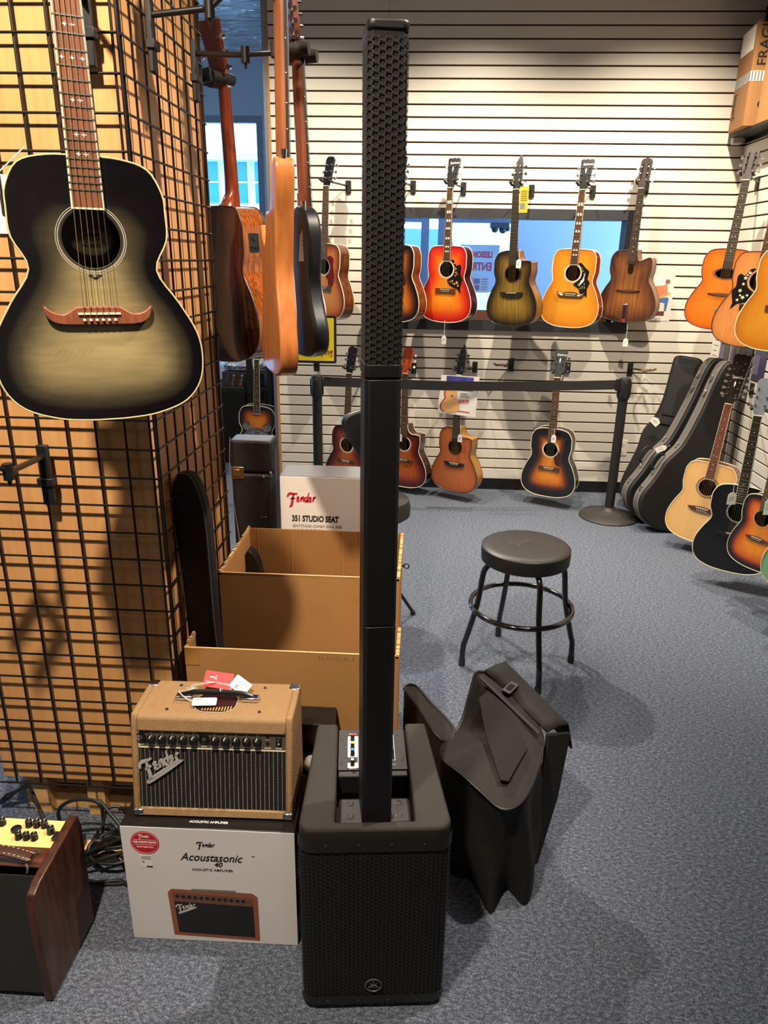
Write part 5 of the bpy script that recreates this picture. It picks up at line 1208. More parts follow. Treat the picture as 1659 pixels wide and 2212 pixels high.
# slim gig bag leaning in the nearest box
A_, B_ = (-.582, 1.835, .03), (-.648, 1.890, 1.135)
gb = thing('gig_bag', 'slim black gig bag leaning against the side grid in the nearest box', 'bag', M=Matrix.Translation(A_) @ frame(A_, B_, 8))
gp = catmull([(-.050, 0), (-.048, .30), (-.045, .62), (-.043, .80), (-.047, .98), (-.042, 1.06), (-.022, 1.102), (.0, 1.108), (.024, 1.100), (.044, 1.055), (.056, .97), (.052, .82), (.046, .62), (.052, .40), (.055, .2), (.056, 0)], 3, True)
softbag(gp, .052, .016, 'bag_shell', NYL, gb)
MB().tube([(x*.93, -.0255, z if z > .01 else .01) for x, z in gp if z > .35], .0016, 6).build('piping', PIPE, gb)
MB().tube([(x*1.0-.004, -.004, z) for x, z in catmull([(-.050, .30), (-.046, .62), (-.044, .80), (-.047, .95)], 5)], .003, 6).build('zip', mat('zip_black', rgb(40, 40, 42), .35, .4), gb)
# dark tip showing in the second box
tp = tag(softbag(catmull([(-.035, .02), (-.036, .5), (-.030, .68), (-.012, .742), (.006, .742), (.028, .69), (.042, .5), (.042, .02)], 3, True), .05, .015, 'gig_bag', NYLD, None), 'black gig bag tip showing inside the taller cardboard box', 'bag')
tp.matrix_basis = T(-.535, 2.275, .0) @ RY(-3)
# white studio seat carton behind
sb = thing('studio_seat_carton', 'white studio seat carton with red script behind the open boxes', 'box', (-.30, 2.425, 0), 0)
MB().box(-.195, .195, 0, .150, 0, .968).build('carton', mat('white_card_warm', rgb(226, 218, 210), .5, var=.02), sb, bevel=.002)
MB().box(-.195, .195, .001, .149, .9681, .9695).build('top_tape', mat('silver_tape', rgb(150, 156, 166), .15, .7), sb, smooth=0)
logo(sb, .108, T(-.168, -.0006, .862), PRINTRED, sw=.06)
text('351 STUDIO SEAT', .031, T(-.155, -.0004, .800) @ FRONT, PRINT, sb, bold=.0011, sx=.70)
text('SEAT/STAND COMBO IDEAL FOR', .0145, T(-.153, -.0004, .777) @ FRONT, PRINTGREY, sb, sx=.84)
text('ANY GUITARIST OR BASSIST', .0145, T(-.153, -.0004, .760) @ FRONT, PRINTGREY, sb, sx=.84)
# tall black hard case
hc = thing('hard_case', 'tall black hard case with brass latch standing behind the boxes', 'case', (-.600, 2.455, 0), 0)
LEA = mat('black_leatherette', rgb(24, 24, 26), 0.45, bump=.35, bscale=500)
MB().box(-.078, .076, 0, .10, 0, .965).build('lower_shell', LEA, hc, bevel=.012, seg=3)
MB().box(-.080, .076, 0, .10, .9665, 1.088).build('upper_shell', LEA, hc, bevel=.012, seg=3)
MB().box(.072, .079, .02, .09, .02, 1.05).build('edge_band', mat('dark_grey_band', rgb(52, 52, 56), .5), hc, smooth=0)
lt = MB().box(-.076, -.030, -.006, .002, .945, .990).build('latch', mat('brass_latch', rgb(170, 140, 90), .3, .9), hc, bevel=.002)
MB().box(-.066, -.044, -.011, -.005, .955, .982).build('latch_tongue', MATS['brass_latch'], lt, bevel=.002)
for x, z in ((.040, .955), (.066, .97), (.028, .80), (.042, .80)): MB().ball((x, -.001, z), .006 if z > .9 else .003, 10).build('stud', CHROME, hc)
MB().tube(catmull([(-.074, -.004, 1.10), (-.080, -.006, 1.0), (-.078, -.004, .9), (-.068, -.004, .80), (-.058, -.004, .70)], 4), .0012, 5).build('cord', mat('grey_cord', rgb(150, 148, 144), .7), hc)
# black carton behind the tan amplifier
bb = thing('black_carton', 'black carton with cream script between the tan amplifier and the speaker', 'box', (-.283, 1.665, 0), 0)
MB().box(-.115, .068, 0, .085, 0, .482).build('carton', BBOX, bb, bevel=.001)
logo(bb, .13, T(-.060, -.0006, .345), mat('faded_script', rgb(120, 104, 84), .7), sw=.05)
dus = tag(MB().ball((0, 0, 0), .020, 14).build('cloth_bundle', mat('white_fuzz', rgb(190, 180, 170), .95, bump=1.0, bscale=90)), 'small white cloth bundle wedged beside the speaker shoulder', 'cloth'); dus.location = (-.270, 1.615, .392)
dus.scale = (1, 1.3, 1)

# ================================================================== STUDIO SEAT (pick shaped backrest), mostly behind the column
ss = thing('padded_stool', 'black studio seat with pick shaped backrest behind the speaker column', 'stool', (-.20, 3.22, 0))
SEATM = mat('charcoal_fabric', rgb(48, 47, 44), .9, bump=.4, bscale=700)
MB().lathe([(.150, .545), (.164, .555), (.166, .60), (.158, .632), (.13, .642), (.0005, .646)], 32).build('seat', SEATM, ss)
MB().cyl((0, 0, .10), (0, 0, .545), .018, n=14).build('post', BLACKM, ss)
for a in (15, 135, 255):
    c, s_ = math.cos(math.radians(a)), math.sin(math.radians(a))
    l_ = MB().tube([(c*.02, s_*.02, .30), (c*.20, s_*.20, .012)], .009, 8).build('leg', BLACKM, ss); MB().cyl((c*.2, s_*.2, 0), (c*.2, s_*.2, .02), .013, n=10).build('rubber_foot', RUB, l_)
MB().tube([(-.02, .10, .50), (-.05, .20, .62), (-.06, .20, .90)], .010, 8).build('backrest_stem', BLACKM, ss)
pk = catmull([(0, -.155), (.06, -.09), (.125, .03), (.128, .085), (.07, .115), (0, .122), (-.07, .115), (-.128, .085), (-.125, .03), (-.06, -.09)], 4, True)
bkr = MB().prism(pk, -.022, .022).build('backrest', mat('black_vinyl_pad', rgb(20, 20, 21), .45), ss, bevel=.014, seg=4, smooth=50); bkr.matrix_basis = T(-.05, .17, .905) @ RZ(22)
br_ = MB().box(-.02, .02, -.026, -.020, -.10, .02).build('bracket', BLACKM, bkr, bevel=.003)
MB().tube([(.03, -.14, .575), (.045, -.15, .45)], .003, 6).build('care_tag', PRINTRED, ss)
MB().tube([(.155+.012*math.cos(i*.39), -.05, .31+.012*math.sin(i*.39)) for i in range(16)], .003, 6, closed=True).build('footrest_loop', BLACKM, ss)
MB().tube([(0, 0, .31), (.145, -.05, .31)], .006, 6).build('footrest_arm', BLACKM, ss)

# ================================================================== BAR STOOL
stl = thing('bar_stool', 'round black padded bar stool with ring footrest in the open floor', 'stool', (.464, 2.845, 0))
MB().lathe([(.178, .500), (.186, .506), (.188, .55), (.185, .562)], 48).build('seat_band', NYLD, stl)
sc_ = MB().lathe([(.1855, .560), (.187, .564), (.180, .570), (.150, .574), (.08, .576), (.0005, .576)], 48).build('seat_cushion', mat('black_leather', rgb(40, 38, 36), .42, bump=.15, bscale=300), stl)
lg = logo(sc_, .13, T(-.045, -.035, .5762) @ RZ(38) @ RX(-90), mat('worn_gold_print', rgb(78, 66, 52), .6), sw=.03, thick=.0004)
CHB = mat('gloss_black_tube', rgb(14, 13, 14), .12, coat=.6)
for x, y in ((-.246, -.042), (-.055, .232), (.054, -.213), (.247, .025)):
    r = math.hypot(x, y); c, s_ = x/r, y/r
    pts = [(c*.07, s_*.07, .488), (c*.140, s_*.140, .488), (c*.168, s_*.168, .470), (c*.180, s_*.180, .43), (c*.196, s_*.196, .30), (c*.235, s_*.235, .14), (c*.246, s_*.246, .10), (c*.249, s_*.249, .03)]
    l_ = MB().tube(catmull(pts, 4), .0125, 12).build('leg', CHB, stl); MB().cyl((c*.249, s_*.249, 0), (c*.249, s_*.249, .035), .0145, n=12).build('rubber_foot', RUB, l_)
MB().tube([(.218*math.cos(i*math.pi/28), .218*math.sin(i*math.pi/28), .288) for i in range(56)], .0115, 10, closed=True).build('foot_ring', CHB, stl)
MB().cyl((0, 0, .478), (0, 0, .50), .12, n=24).build('swivel_plate', BLACKM, stl)

# ================================================================== BELT BARRIER
def stanchion(label, x, y, h, base=True):
    s = thing('barrier_post', label, 'barrier post', (x, y, 0), group='belt barrier posts')
    MB().lathe([(.205, 0), (.205, .008), (.19, .018), (.12, .034), (.06, .05), (.045, .06), (.036, .075)], 40).build('base', mat('scuffed_black_base', rgb(44, 41, 38), .55, var=.25, vscale=9), s)
    MB().cyl((0, 0, .06), (0, 0, h-.16), .032, n=20).build('post', mat('ribbed_black_post', rgb(32, 30, 29), .5), s)
    hd_ = MB().lathe([(.037, 0), (.039, .01), (.039, .13), (.034, .14), (.0005, .142)], 24).build('post_head', BLACK, s); hd_.location = (0, 0, h-.165)
    for a in (0, 90, 180, 270): MB().box(-.010, .010, -.044, -.036, .015, .118, RZ(a)).build('belt_slot', BLACKSAT, hd_, bevel=.002)
    return s
stanchion('black belt post with round base in front of the slat wall at right', 1.356, 4.885, 1.005)
stanchion('black belt post carrying the yellow sign left of the speaker column', -.690, 4.70, 1.005)
vs = []; N_ = 24
for i in range(N_+1):
    t = i/N_; x = -.648+t*(1.312+.648); y = 4.70+t*.185; z = .940+t*-.004-.020*math.sin(math.pi*t)
    vs += [(x, y-.001, z-.031), (x, y-.001, z+.031), (x, y+.001, z+.031), (x, y+.001, z-.031)]
fs = []
for i in range(N_):
    for k in range(4): fs.append((4*i+k, 4*i+(k+1) % 4, 4*i+4+(k+1) % 4, 4*i+4+k))
fs += [(0, 1, 2, 3), (4*N_+3, 4*N_+2, 4*N_+1, 4*N_)]
blt = thing('barrier_belt', 'black webbing belt stretched between the two belt posts', 'belt', (0, 0, 0))
MB()._add(vs, fs).build('webbing', mat('black_webbing', rgb(36, 35, 35), .8, var=.2, vscale=40, stretch=(.2, 1, 12)), blt, smooth=0)
MB().box(1.296, 1.318, 4.868, 4.890, .895, .975).build('belt_clip', BLACK, blt, bevel=.002)
# yellow sign
ys = thing('yellow_sign', 'yellow framed sign on top of the left belt post', 'sign', (-.69, 4.70, 1.005))
MB().prism(rrect(.262, .300, .012, 3, .0, .205), -.012, .004).build('sign_frame', BLACK, ys, smooth=0)
MB().prism(rrect(.232, .270, .004, 2, .0, .205), -.0135, -.0115).build('sign_sheet', mat('sign_yellow', rgb(238, 216, 30), .5), ys, smooth=0)
MB().box(-.018, .018, -.008, .008, 0, .06).build('sign_stem', BLACK, ys, smooth=0)
PR2 = mat('maroon_print', rgb(150, 30, 40), .6)
text('in', .055, T(.085, -.0140, .180) @ FRONT, PR2, ys, align='RIGHT', bold=.001); text('playing', .055, T(.108, -.0140, .112) @ FRONT, PR2, ys, align='RIGHT', bold=.001, sx=.85)
# price sheet hanging on the belt
ps = thing('price_sheet', 'white price sheet with guitar picture hung on the belt', 'sign', (.245, 4.797, .72))
ps.rotation_euler = (math.radians(-3), math.radians(2), 0)
MB().prism([(-.134, .012), (.122, -.008), (.128, .262), (-.126, .262)], -.0004, .0004).build('sheet', WHITE, ps, smooth=0)
def pr(name, pts, m, y=-.0010): return MB().prism(pts, y-.0004, y).build(name, m, ps, smooth=0)
pr('printed_photo', [(-.09, .172), (.09, .168), (.09, .255), (-.09, .258)], mat('blue_pink_photo', rgb(70, 70, 150), .5, var=.7, vscale=22))
pr('printed_photo_strip', [(-.085, .172), (.088, .168), (.088, .184), (-.085, .188)], mat('pink_photo_strip', rgb(214, 70, 130), .5, var=.5, vscale=30), -.0015)
pr('printed_guitar_side', [(x*.72-.060, z*.72+.178) for x, z in outline(.055, .048, .085, .225, 0)], mat('printed_red_side', rgb(190, 60, 50), .5))
pr('printed_guitar', [(x*.72-.050, z*.72+.178) for x, z in outline(.055, .048, .085, .225, 0)], mat('printed_spruce', rgb(232, 176, 112), .5), -.0015)
pr('printed_soundhole', circ(.009, 14, -.046, .126), PRINTGREY, -.0020)
text('$599.99', .036, T(-.002, -.0012, .082) @ FRONT, PRINTRED, ps, bold=.0006, sx=.62)
for i in range(3): pr('print_line', [(.008, .122+.012*i), (.070-.008*i, .121+.012*i), (.070-.008*i, .1245+.012*i), (.008, .1255+.012*i)], PRINTGREY)
pr('print_line', [(-.004, .026), (.082, .020), (.082, .025), (-.004, .031)], PRINTRED)

# ================================================================== PADDED SPEAKER COVER ON THE FLOOR
cv = thing('speaker_cover', 'black padded speaker cover slumped on the carpet behind the speaker', 'bag', (.25, 1.75, 0))
CVM = mat('cover_nylon', rgb(14, 12, 11), 0.75, bump=1.0, bscale=22, var=.08, vscale=14)
O_ = Vector((.25, 1.75, 0)); loc = lambda p: tuple(Vector(p)-O_)
top = [(.205, 1.945, .500), (.275, 1.90, .492), (.330, 1.83, .462), (.378, 1.755, .420), (.362, 1.665, .402), (.325, 1.575, .382), (.285, 1.522, .368), (.240, 1.508, .366), (.195, 1.555, .372), (.145, 1.605, .385), (.095, 1.655, .392), (.090, 1.73, .372), (.115, 1.80, .352), (.155, 1.865, .370), (.182, 1.92, .450)]
bot = [(.250, 2.00, 0), (.320, 1.95, 0), (.395, 1.88, 0), (.412, 1.79, 0), (.385, 1.695, 0), (.368, 1.610, 0), (.335, 1.545, 0), (.285, 1.600, 0), (.238, 1.510, 0), (.190, 1.620, 0), (.135, 1.640, 0), (.115, 1.74, 0), (.140, 1.82, 0), (.180, 1.90, 0), (.215, 1.97, 0)]
T1 = catmull(top, 4, True); T2 = catmull(bot, 4, True); n = len(T1); rows = 9; vs = []
for r in range(rows+1):
    t = r/rows
    for i in range(n):
        a = Vector(T1[i]); b = Vector(T2[i]); p = a.lerp(b, t); c = Vector((.26, 1.74, p.z)); d = (p-c); d.z = 0
        k = 1 + .10*math.sin(math.pi*t)*math.sin(i*.9+1.2*math.sin(t*3)) - .05*math.sin(math.pi*min(1, t*1.5)); vs.append(loc(c + d*k + Vector((0, 0, p.z-c.z))))
fs = [(r*n+i, r*n+(i+1) % n, (r+1)*n+(i+1) % n, (r+1)*n+i) for r in range(rows) for i in range(n)]
sk = MB()._add(vs, fs).build('skirt', CVM, cv, smooth=60)
# sagging lid
cz = Vector((.255, 1.72, .425)); vs = []; rings = (1.0, .85, .6, .3, .02)
for s_ in rings:
    for q in T1:
        p = cz + (Vector(q)-cz)*s_; p.z += .012*(1-s_)*s_*4*.5; vs.append(loc(p))
fs = [(r*n+i, r*n+(i+1) % n, (r+1)*n+(i+1) % n, (r+1)*n+i) for r in range(4) for i in range(n)]
ld = MB()._add(vs, fs).build('lid', CVM, cv, smooth=60)
MB().tube([loc(q) for q in T1], .0045, 6, closed=True).build('lid_piping', NYLD, cv)
def onlid(u, v):    # lid plane coordinates: u along the ridge to the right-front, v from ridge towards the camera-left
    a = Vector((.215, 1.925, .502)); r = Vector((.378, 1.755, .428)) - a; d = Vector((.235, 1.520, .380)) - Vector((.378, 1.755, .428)); return a + r*u + d*v
def lidpanel(name, uv, m, lift=.012, th=.004):
    P = [onlid(u, v)+Vector((0, 0, lift)) for u, v in uv]; n_ = len(P)
    vs = [loc(p) for p in P] + [loc(p-Vector((0, 0, th))) for p in P]
    return MB()._add(vs, [tuple(range(n_)), tuple(range(2*n_-1, n_-1, -1))] + [(i, n_+i, n_+(i+1) % n_, (i+1) % n_) for i in range(n_)]).build(name, m, cv, smooth=0)
lidpanel('pocket', [(.22, .16), (.62, .16), (.98, .34), (1.0, .80), (.92, .86), (.50, .60), (.18, .32)], mat('pocket_nylon', rgb(12, 10, 10), .8, bump=.3, bscale=1200), .016)
lidpanel('zip_strip', [(.02, .06), (.98, .06), (1.0, .10), (.02, .10)], NYLD, .012)
# stiff flap along the ridge, with buckle
fl_ = [(.235, 1.975, .524), (.305, 1.985, .515), (.475, 1.80, .425), (.452, 1.775, .428), (.400, 1.735, .432)]
P = [Vector(p) for p in [(.222, 1.940, .512), (.252, 1.975, .522), (.300, 1.970, .518), (.460, 1.815, .430), (.478, 1.788, .400), (.470, 1.765, .365), (.455, 1.762, .372), (.448, 1.778, .412), (.395, 1.760, .430)]]
n_ = 7
strip_v = []
for t in [i/10 for i in range(11)]:
    a = Vector((.222, 1.935, .512)).lerp(Vector((.392, 1.752, .432)), t); b = Vector((.292, 1.985, .516)).lerp(Vector((.462, 1.800, .428)), t); e = b + Vector((.020, .002, -.055-.03*t))
    for q in (a, a.lerp(b, .5)+Vector((0, 0, .006)), b, e): strip_v.append(loc(q))
fs = [(i*4+k, i*4+k+1, i*4+5+k, i*4+4+k) for i in range(10) for k in range(3)]
o = MB()._add(strip_v, fs).build('flap', CVM, cv, smooth=60); md = o.modifiers.new('thick', 'SOLIDIFY'); md.thickness = .006
bkl = MB().prism(rrect(.030, .052, .006, 3), -.005, .005).build('buckle', BLACK, cv, bevel=.002, smooth=0); bkl.matrix_basis = T(*loc((.296, 1.872, .492))) @ RZ(-42) @ RX(-78)
MB().prism(rrect(.016, .026, .003, 2), -.0065, -.004).build('buckle_slot', VOID, bkl, smooth=0)
# left shoulder lobe
sh = [(-.025, 1.985, .400), (.010, 1.990, .412), (.060, 1.930, .392), (.130, 1.850, .362), (.115, 1.790, .352), (.075, 1.80, .372), (.020, 1.90, .395)]
S1 = catmull(sh, 3, True); n = len(S1); vs = []
for z in (1.0, .97, .5, .0):
    for q in S1: vs.append(loc((q[0]+(.02 if z == 0 else 0), q[1], q[2]*z)))
fs = [tuple(range(n))] + [(r*n+i, r*n+(i+1) % n, (r+1)*n+(i+1) % n, (r+1)*n+i) for r in range(3) for i in range(n)]
MB()._add(vs, fs).build('shoulder', CVM, cv, smooth=45)
MB().tube([loc(q) for q in S1], .0045, 6, closed=True).build('shoulder_piping', NYLD, cv)

# long side gusset hanging from the flap
gq = [Vector(p) for p in ((.388, 1.752, .428), (.464, 1.800, .402), (.440, 1.765, .20), (.392, 1.715, .006), (.348, 1.668, .006), (.372, 1.705, .20))]
gq2 = [p+Vector((.006, -.010, 0)) for p in gq]
vs = [loc(p) for p in gq] + [loc(p) for p in gq2]
MB()._add(vs, [(0, 1, 2, 5), (5, 2, 3, 4), (6, 11, 8, 7), (11, 10, 9, 8)] + [(i, 6+i, 6+(i+1) % 6, (i+1) % 6) for i in range(6)]).build('gusset', CVM, cv, smooth=40, bevel=.003)
# ================================================================== CASES IN THE RIGHT CORNER
CASEM = mat('case_black', rgb(15, 15, 16), .6, bump=.15, bscale=500)
CASEB = mat('case_band_grey', rgb(96, 92, 87), .6)
def guitar_case(label, A, B, yaw, th=.125):
    c = thing('guitar_case', label, 'case', M=Matrix.Translation(A) @ frame(A, B, yaw), group='cases leaning in the corner')
    hwid = [(0, .07), (.03, .155), (.08, .212), (.14, .236), (.20, .234), (.29, .206), (.36, .190), (.43, .178), (.50, .145), (.57, .115), (.70, .098), (.87, .088), (1.0, .087), (1.10, .080), (1.15, .055)]
    R = [(w, z) for z, w in hwid]; poly = catmull([(0, 0)] + R + [(0, 1.165)] + [(-w, z) for w, z in R][::-1], 3, True)
    MB().prism(poly, -th/2, th/2).build('shell', CASEM, c, bevel=.012, seg=3, smooth=50)
    # grey edge band with piping either side
    n = len(poly); vs = [(x*1.012, y, z*1.006-.002) for y in (-th*.26, th*.26) for x, z in poly]
    MB()._add(vs, [(i, (i+1) % n, n+(i+1) % n, n+i) for i in range(n)]).build('edge_band', CASEB, c, smooth=50)
    for y in (-th*.27, th*.27): MB().tube([(x*1.014, y, z*1.006-.002) for x, z in poly], .003, 5, closed=True).build('piping', mat('pale_piping', rgb(120, 116, 110), .5), c)
    lat = None
    for z, w in ((.215, .232), (.345, .196), (.56, .122), (.93, .092), (1.03, .09)):
        l = MB().box(-.006, .006, -.013, .013, -.018, .018).build('latch', CHROME, c, bevel=.003) if lat is None else share(lat, c)
        lat = lat or l; l.location = (-w-.006, 0, z)
    hdl = MB().tube(catmull([(-.196, 0, .355), (-.235, 0, .38), (-.225, 0, .46), (-.178, 0, .47)], 5), .008, 8).build('handle', BLACK, c)
    return c
c1 = guitar_case('front black guitar case with grey edge band leaning in the right corner', (1.640, 4.640, .012), (2.005, 4.80, 1.125), -6)
c2 = guitar_case('second black guitar case leaning just behind the front one', (1.605, 4.815, .012), (1.985, 4.965, 1.125), -6)
A_, B_ = (1.690, 5.05, .012), (1.885, 5.245, 1.10)
gbr = thing('gig_bag', 'boxy black gig bag leaning behind the two guitar cases', 'bag', M=Matrix.Translation(A_) @ frame(A_, B_, 24), group=None)
gp = catmull([(-.10, 0), (-.21, .05), (-.235, .16), (-.205, .32), (-.185, .42), (-.175, .55), (-.125, .66), (-.100, .80), (-.098, 1.05), (-.080, 1.095), (.0, 1.10), (.080, 1.095), (.098, 1.05), (.100, .80), (.125, .66), (.175, .55), (.185, .42), (.205, .32), (.235, .16), (.21, .05), (.10, 0)], 3, True)
softbag(gp, .14, .03, 'bag_shell', NYLD, gbr)
softbag([(x*.80, z*.4+.68) for x, z in ((-.1, .0), (.1, 0), (.105, .9), (-.105, .9))], .012, .004, 'front_pocket', NYL, gbr).location = (0, -.072, .0)
MB().tube([(x*.9, -.071, z) for x, z in gp if z > .6], .003, 5).build('zip', MATS['zip_black'], gbr)
MB().box(-.105, .105, -.082, -.070, .615, .650).build('strap', NYL, gbr, bevel=.003)

# ================================================================== THINGS ON THE WALLS
ol = thing('wall_outlet', 'white double wall outlet low on the slat wall', 'outlet', (1.553, YW, .367))
MB().prism(rrect(.074, .118, .004, 2), -.006, 0).build('cover_plate', mat('ivory_plastic', rgb(232, 226, 210), .4), ol, smooth=0, bevel=.001)
for z in (.028, -.028):
    s_ = MB().prism(circ(.0165, 16, 0, z, .0145), -.0085, -.005).build('socket', MATS['ivory_plastic'], ol, smooth=0)
    for x in (-.006, .006): MB().box(x-.0012, x+.0012, -.0090, -.0084, z, z+.008).build('slot', VOID, s_, smooth=0)
    MB().prism(circ(.0025, 8, 0, z-.006), -.0090, -.0084).build('slot', VOID, s_, smooth=0)
po = thing('poster', 'small printed poster of a seated guitar player beside the brown jazz guitar', 'poster', (1.675, YW, 1.47))
MB().box(-.095, .095, -.0022, -.001, -.155, .165).build('sheet', mat('poster_white', rgb(226, 220, 210), .7), po, smooth=0)
def flat(name, pts, m, par, y=-.0026): return MB().prism(pts, y, y+.0005).build(name, m, par, smooth=0)
flat('printed_head', circ(.017, 14, .048, .115), mat('printed_mauve', rgb(140, 90, 90), .7), po); flat('printed_shirt', catmull([(.042, .10), (.02, .09), (-.04, .08), (-.055, .03), (-.02, -.005), (.03, .01), (.055, .05)], 3, True), mat('printed_coral', rgb(228, 130, 90), .7), po)
flat('printed_guitar', [(-.05, .0), (.0, -.012), (.075, .035), (.074, .045), (.0, .018), (-.045, .03)], mat('printed_tan', rgb(214, 160, 100), .7), po, -.0031); flat('printed_jeans', [(-.03, -.008), (.055, .01), (.070, .0), (.062, -.085), (.046, -.085), (.044, -.03), (-.03, -.02)], mat('printed_blue', rgb(70, 110, 170), .7), po, -.0034)
flat('printed_photo', [(-.06, -.12), (.05, -.12), (.05, -.088), (-.06, -.088)], mat('printed_maroon', rgb(100, 44, 58), .7), po)
for i in range(4): flat('print_line', [(-.05, -.135-i*.008), (.03, -.135-i*.008), (.03, -.138-i*.008), (-.05, -.138-i*.008)], PRINTGREY, po)
ms = thing('motion_sensor', 'white motion sensor in the upper corner under the cartons', 'sensor', (2.035, YW, 2.515))
MB().prism([(-.032, -.055), (.032, -.055), (.034, .03), (.028, .055), (-.028, .055), (-.034, .03)], -.045, 0).build('housing', mat('white_plastic', rgb(222, 218, 208), .4), ms, bevel=.006, smooth=0)
MB().box(-.026, .026, -.0475, -.044, -.042, .002).build('lens', mat('grey_lens', rgb(190, 188, 182), .3), ms, smooth=0)
MB().ball((.004, -.045, .028), .004, 8).build('indicator', mat('pink_led', rgb(220, 120, 130), .4), ms)
# paper, discs and magazines on the right wall
pa = thing('paper_sheet', 'tall white handwritten paper on the right wall beside the corner', 'paper', (XR, 5.37, 1.13))
MB().box(-.0022, -.001, -.075, .075, -.16, .16).build('sheet', WHITE, pa, smooth=0)
for i in range(7): MB().box(-.0028, -.0021, -.05+.02*(i % 2), .03, .10-i*.036, .105-i*.036).build('ink_line', PRINTGREY, pa, smooth=0)
ML = ['dark disc cover with yellow title on the right wall', 'grey disc cover with white border on the right wall', 'dark disc cover showing a guitar on the right wall', 'violet disc cover at the right edge of the wall']
for i, (y, col, extra) in enumerate(((5.20, rgb(60, 58, 62), 'y'), (5.02, rgb(92, 88, 92), None), (4.84, rgb(52, 50, 48), 'g'), (4.64, rgb(70, 66, 92), None))):
    d = thing('disc_cover', ML[i], 'disc cover', (XR, y, 1.125), group='disc covers on the right wall')
    MB().box(-.006, -.001, -.085, .085, -.10, .10).build('cover', mat('disc_cover_%s' % 'abcd'[i], col, .35), d, smooth=0)
    MB().box(-.0068, -.0058, .074, .080, -.10, .10).build('white_edge', WHITE, d, smooth=0)
    if extra == 'y': MB().box(-.0068, -.0058, -.02, .06, .070, .090).build('yellow_title', mat('yellow_title_print', rgb(226, 196, 50), .5), d, smooth=0)
    MB().box(-.0068, -.0058, -.005, .065, -.07, .05).build('picture_panel', mat('violet_panel', rgb(110, 100, 130), .5), d, smooth=0)
    if extra == 'g': MB().prism([(x*.5, z*.5+.04) for x, z in outline(.06, .05, .08, .2)], -.0012, 0, T(-.006, -.04, 0) @ RZ(-90)).build('printed_guitar', mat('printed_gold', rgb(190, 140, 70), .5), d, smooth=0)
# cartons on the shelf above the right wall
shf = tag(MB().box(1.985, XR+.02, 4.30, 5.42, 2.498, 2.518).build('carton_shelf', BLACKSAT, smooth=0), 'narrow black shelf above the right slat wall carrying cartons', 'shelf')
KR2 = mat('carton_brown', rgb(150, 106, 62), .8, var=.06, vscale=7)
ca = thing('shipping_carton', 'tall brown carton marked FRAGILE on the shelf in the upper corner', 'box', (2.03, 5.24, 2.519), -4)
MB().box(-.085, .085, -.14, .14, 0, .565).build('carton', KR2, ca, bevel=.003)
text('FRAGILE', .082, T(-.004, -.1408, .325) @ RY(-90) @ FRONT, PRINT, ca, bold=.001)
tpz = MB().box(-.0865, .0865, -.1415, .1415, .245, .300).build('printed_tape', mat('white_tape', rgb(216, 212, 206), .4), ca, smooth=0)
for i in range(9): MB().box(-.0875, -.0862, -.13+i*.03, -.12+i*.03, .247, .298).build('tape_stripe', PRINT, tpz, smooth=0)
for i in range(4): MB().box(-.08+i*.018, -.072+i*.018, -.1425, -.1412, .247, .298).build('tape_stripe', PRINTGREY, tpz, smooth=0)
for i in range(3): MB().box(.0, .07, -.1425, -.1412, .262+i*.012, .267+i*.012).build('tape_text', PRINT, tpz, smooth=0)
text('Imperfi', .085, T(-.0858, .115, .215) @ RY(0) @ RZ(-90) @ RX(90) @ RZ(-90), PRINT, ca, bold=.001, sx=.62)
MB().box(-.0862, -.0852, -.11, .12, .42, .55).build('shipping_label', WHITE, ca, smooth=0)
flat('round_mark', circ(.020, 16, .0, .12), PRINT, ca, -.1408)
cb2 = thing('shipping_carton', 'second brown carton on the shelf cut by the right edge of the photo', 'box', (2.06, 4.93, 2.519), 3)
MB().box(-.06, .05, -.13, .13, 0, .42).build('carton', mat('carton_tan', rgb(166, 120, 72), .8, var=.06, vscale=7), cb2, bevel=.003)
text('UP', .06, T(-.03, -.1308, .20) @ FRONT, PRINT, cb2)

# ================================================================== TAGS
def price_tag(label, p, w=.034, h=.056, string=.06, rz=25, m=WHITE, roll=0, top=None):
    t = thing('price_tag', label, 'tag', M=T(*p) @ RZ(-rz) @ RY(roll), group='price tags on the guitars')
    MB().prism([(-w/2, -h/2), (w/2, -h/2), (w/2, h*.28), (w*.22, h/2), (-w*.22, h/2), (-w/2, h*.28)], -.0006, .0006).build('card', m, t, smooth=0)
    for i in range(3): MB().box(-w*.3, w*.3-.004*i, -.0012, -.0006, h*.1-i*h*.13, h*.1-i*h*.13+.0016).build('print_line', PRINTGREY, t, smooth=0)
    MB().tube(catmull([(0, 0, h*.42), (.001, .002, h*.42+string*.5), (-.002, .008, h*.42+string)], 4), .0011, 4).build('string', mat('white_string', rgb(232, 230, 224), .8), t)
price_tag('white price tag hanging under the cherry sunburst guitar', (.145, 5.185, 1.175), string=.11)
price_tag('white price tag hanging under the brown jazz guitar', (1.432, 5.275, 1.175), string=.10)
price_tag('white price tag on the neck of the olive cutaway guitar', (.617, 5.085, 1.690), string=.07)
price_tag('white price tag at the cutaway of the cedar guitar', (.288, 5.085, .492), string=.07)
price_tag('white price tag by the hole of the vintage sunburst guitar', (.940, 4.99, .530), string=.05)
price_tag('white price tag hanging on the black round backed guitar', (1.640, 3.655, .550), string=.07, rz=-5, w=.046, h=.066)
price_tag('white price tag on the small orange sunburst guitar', (1.652, 3.29, .630), string=.04, rz=-5, w=.04, h=.08)
price_tag('white price tag on the red brown cutaway guitar beside the column', (-.150, 5.21, .455), string=.05)
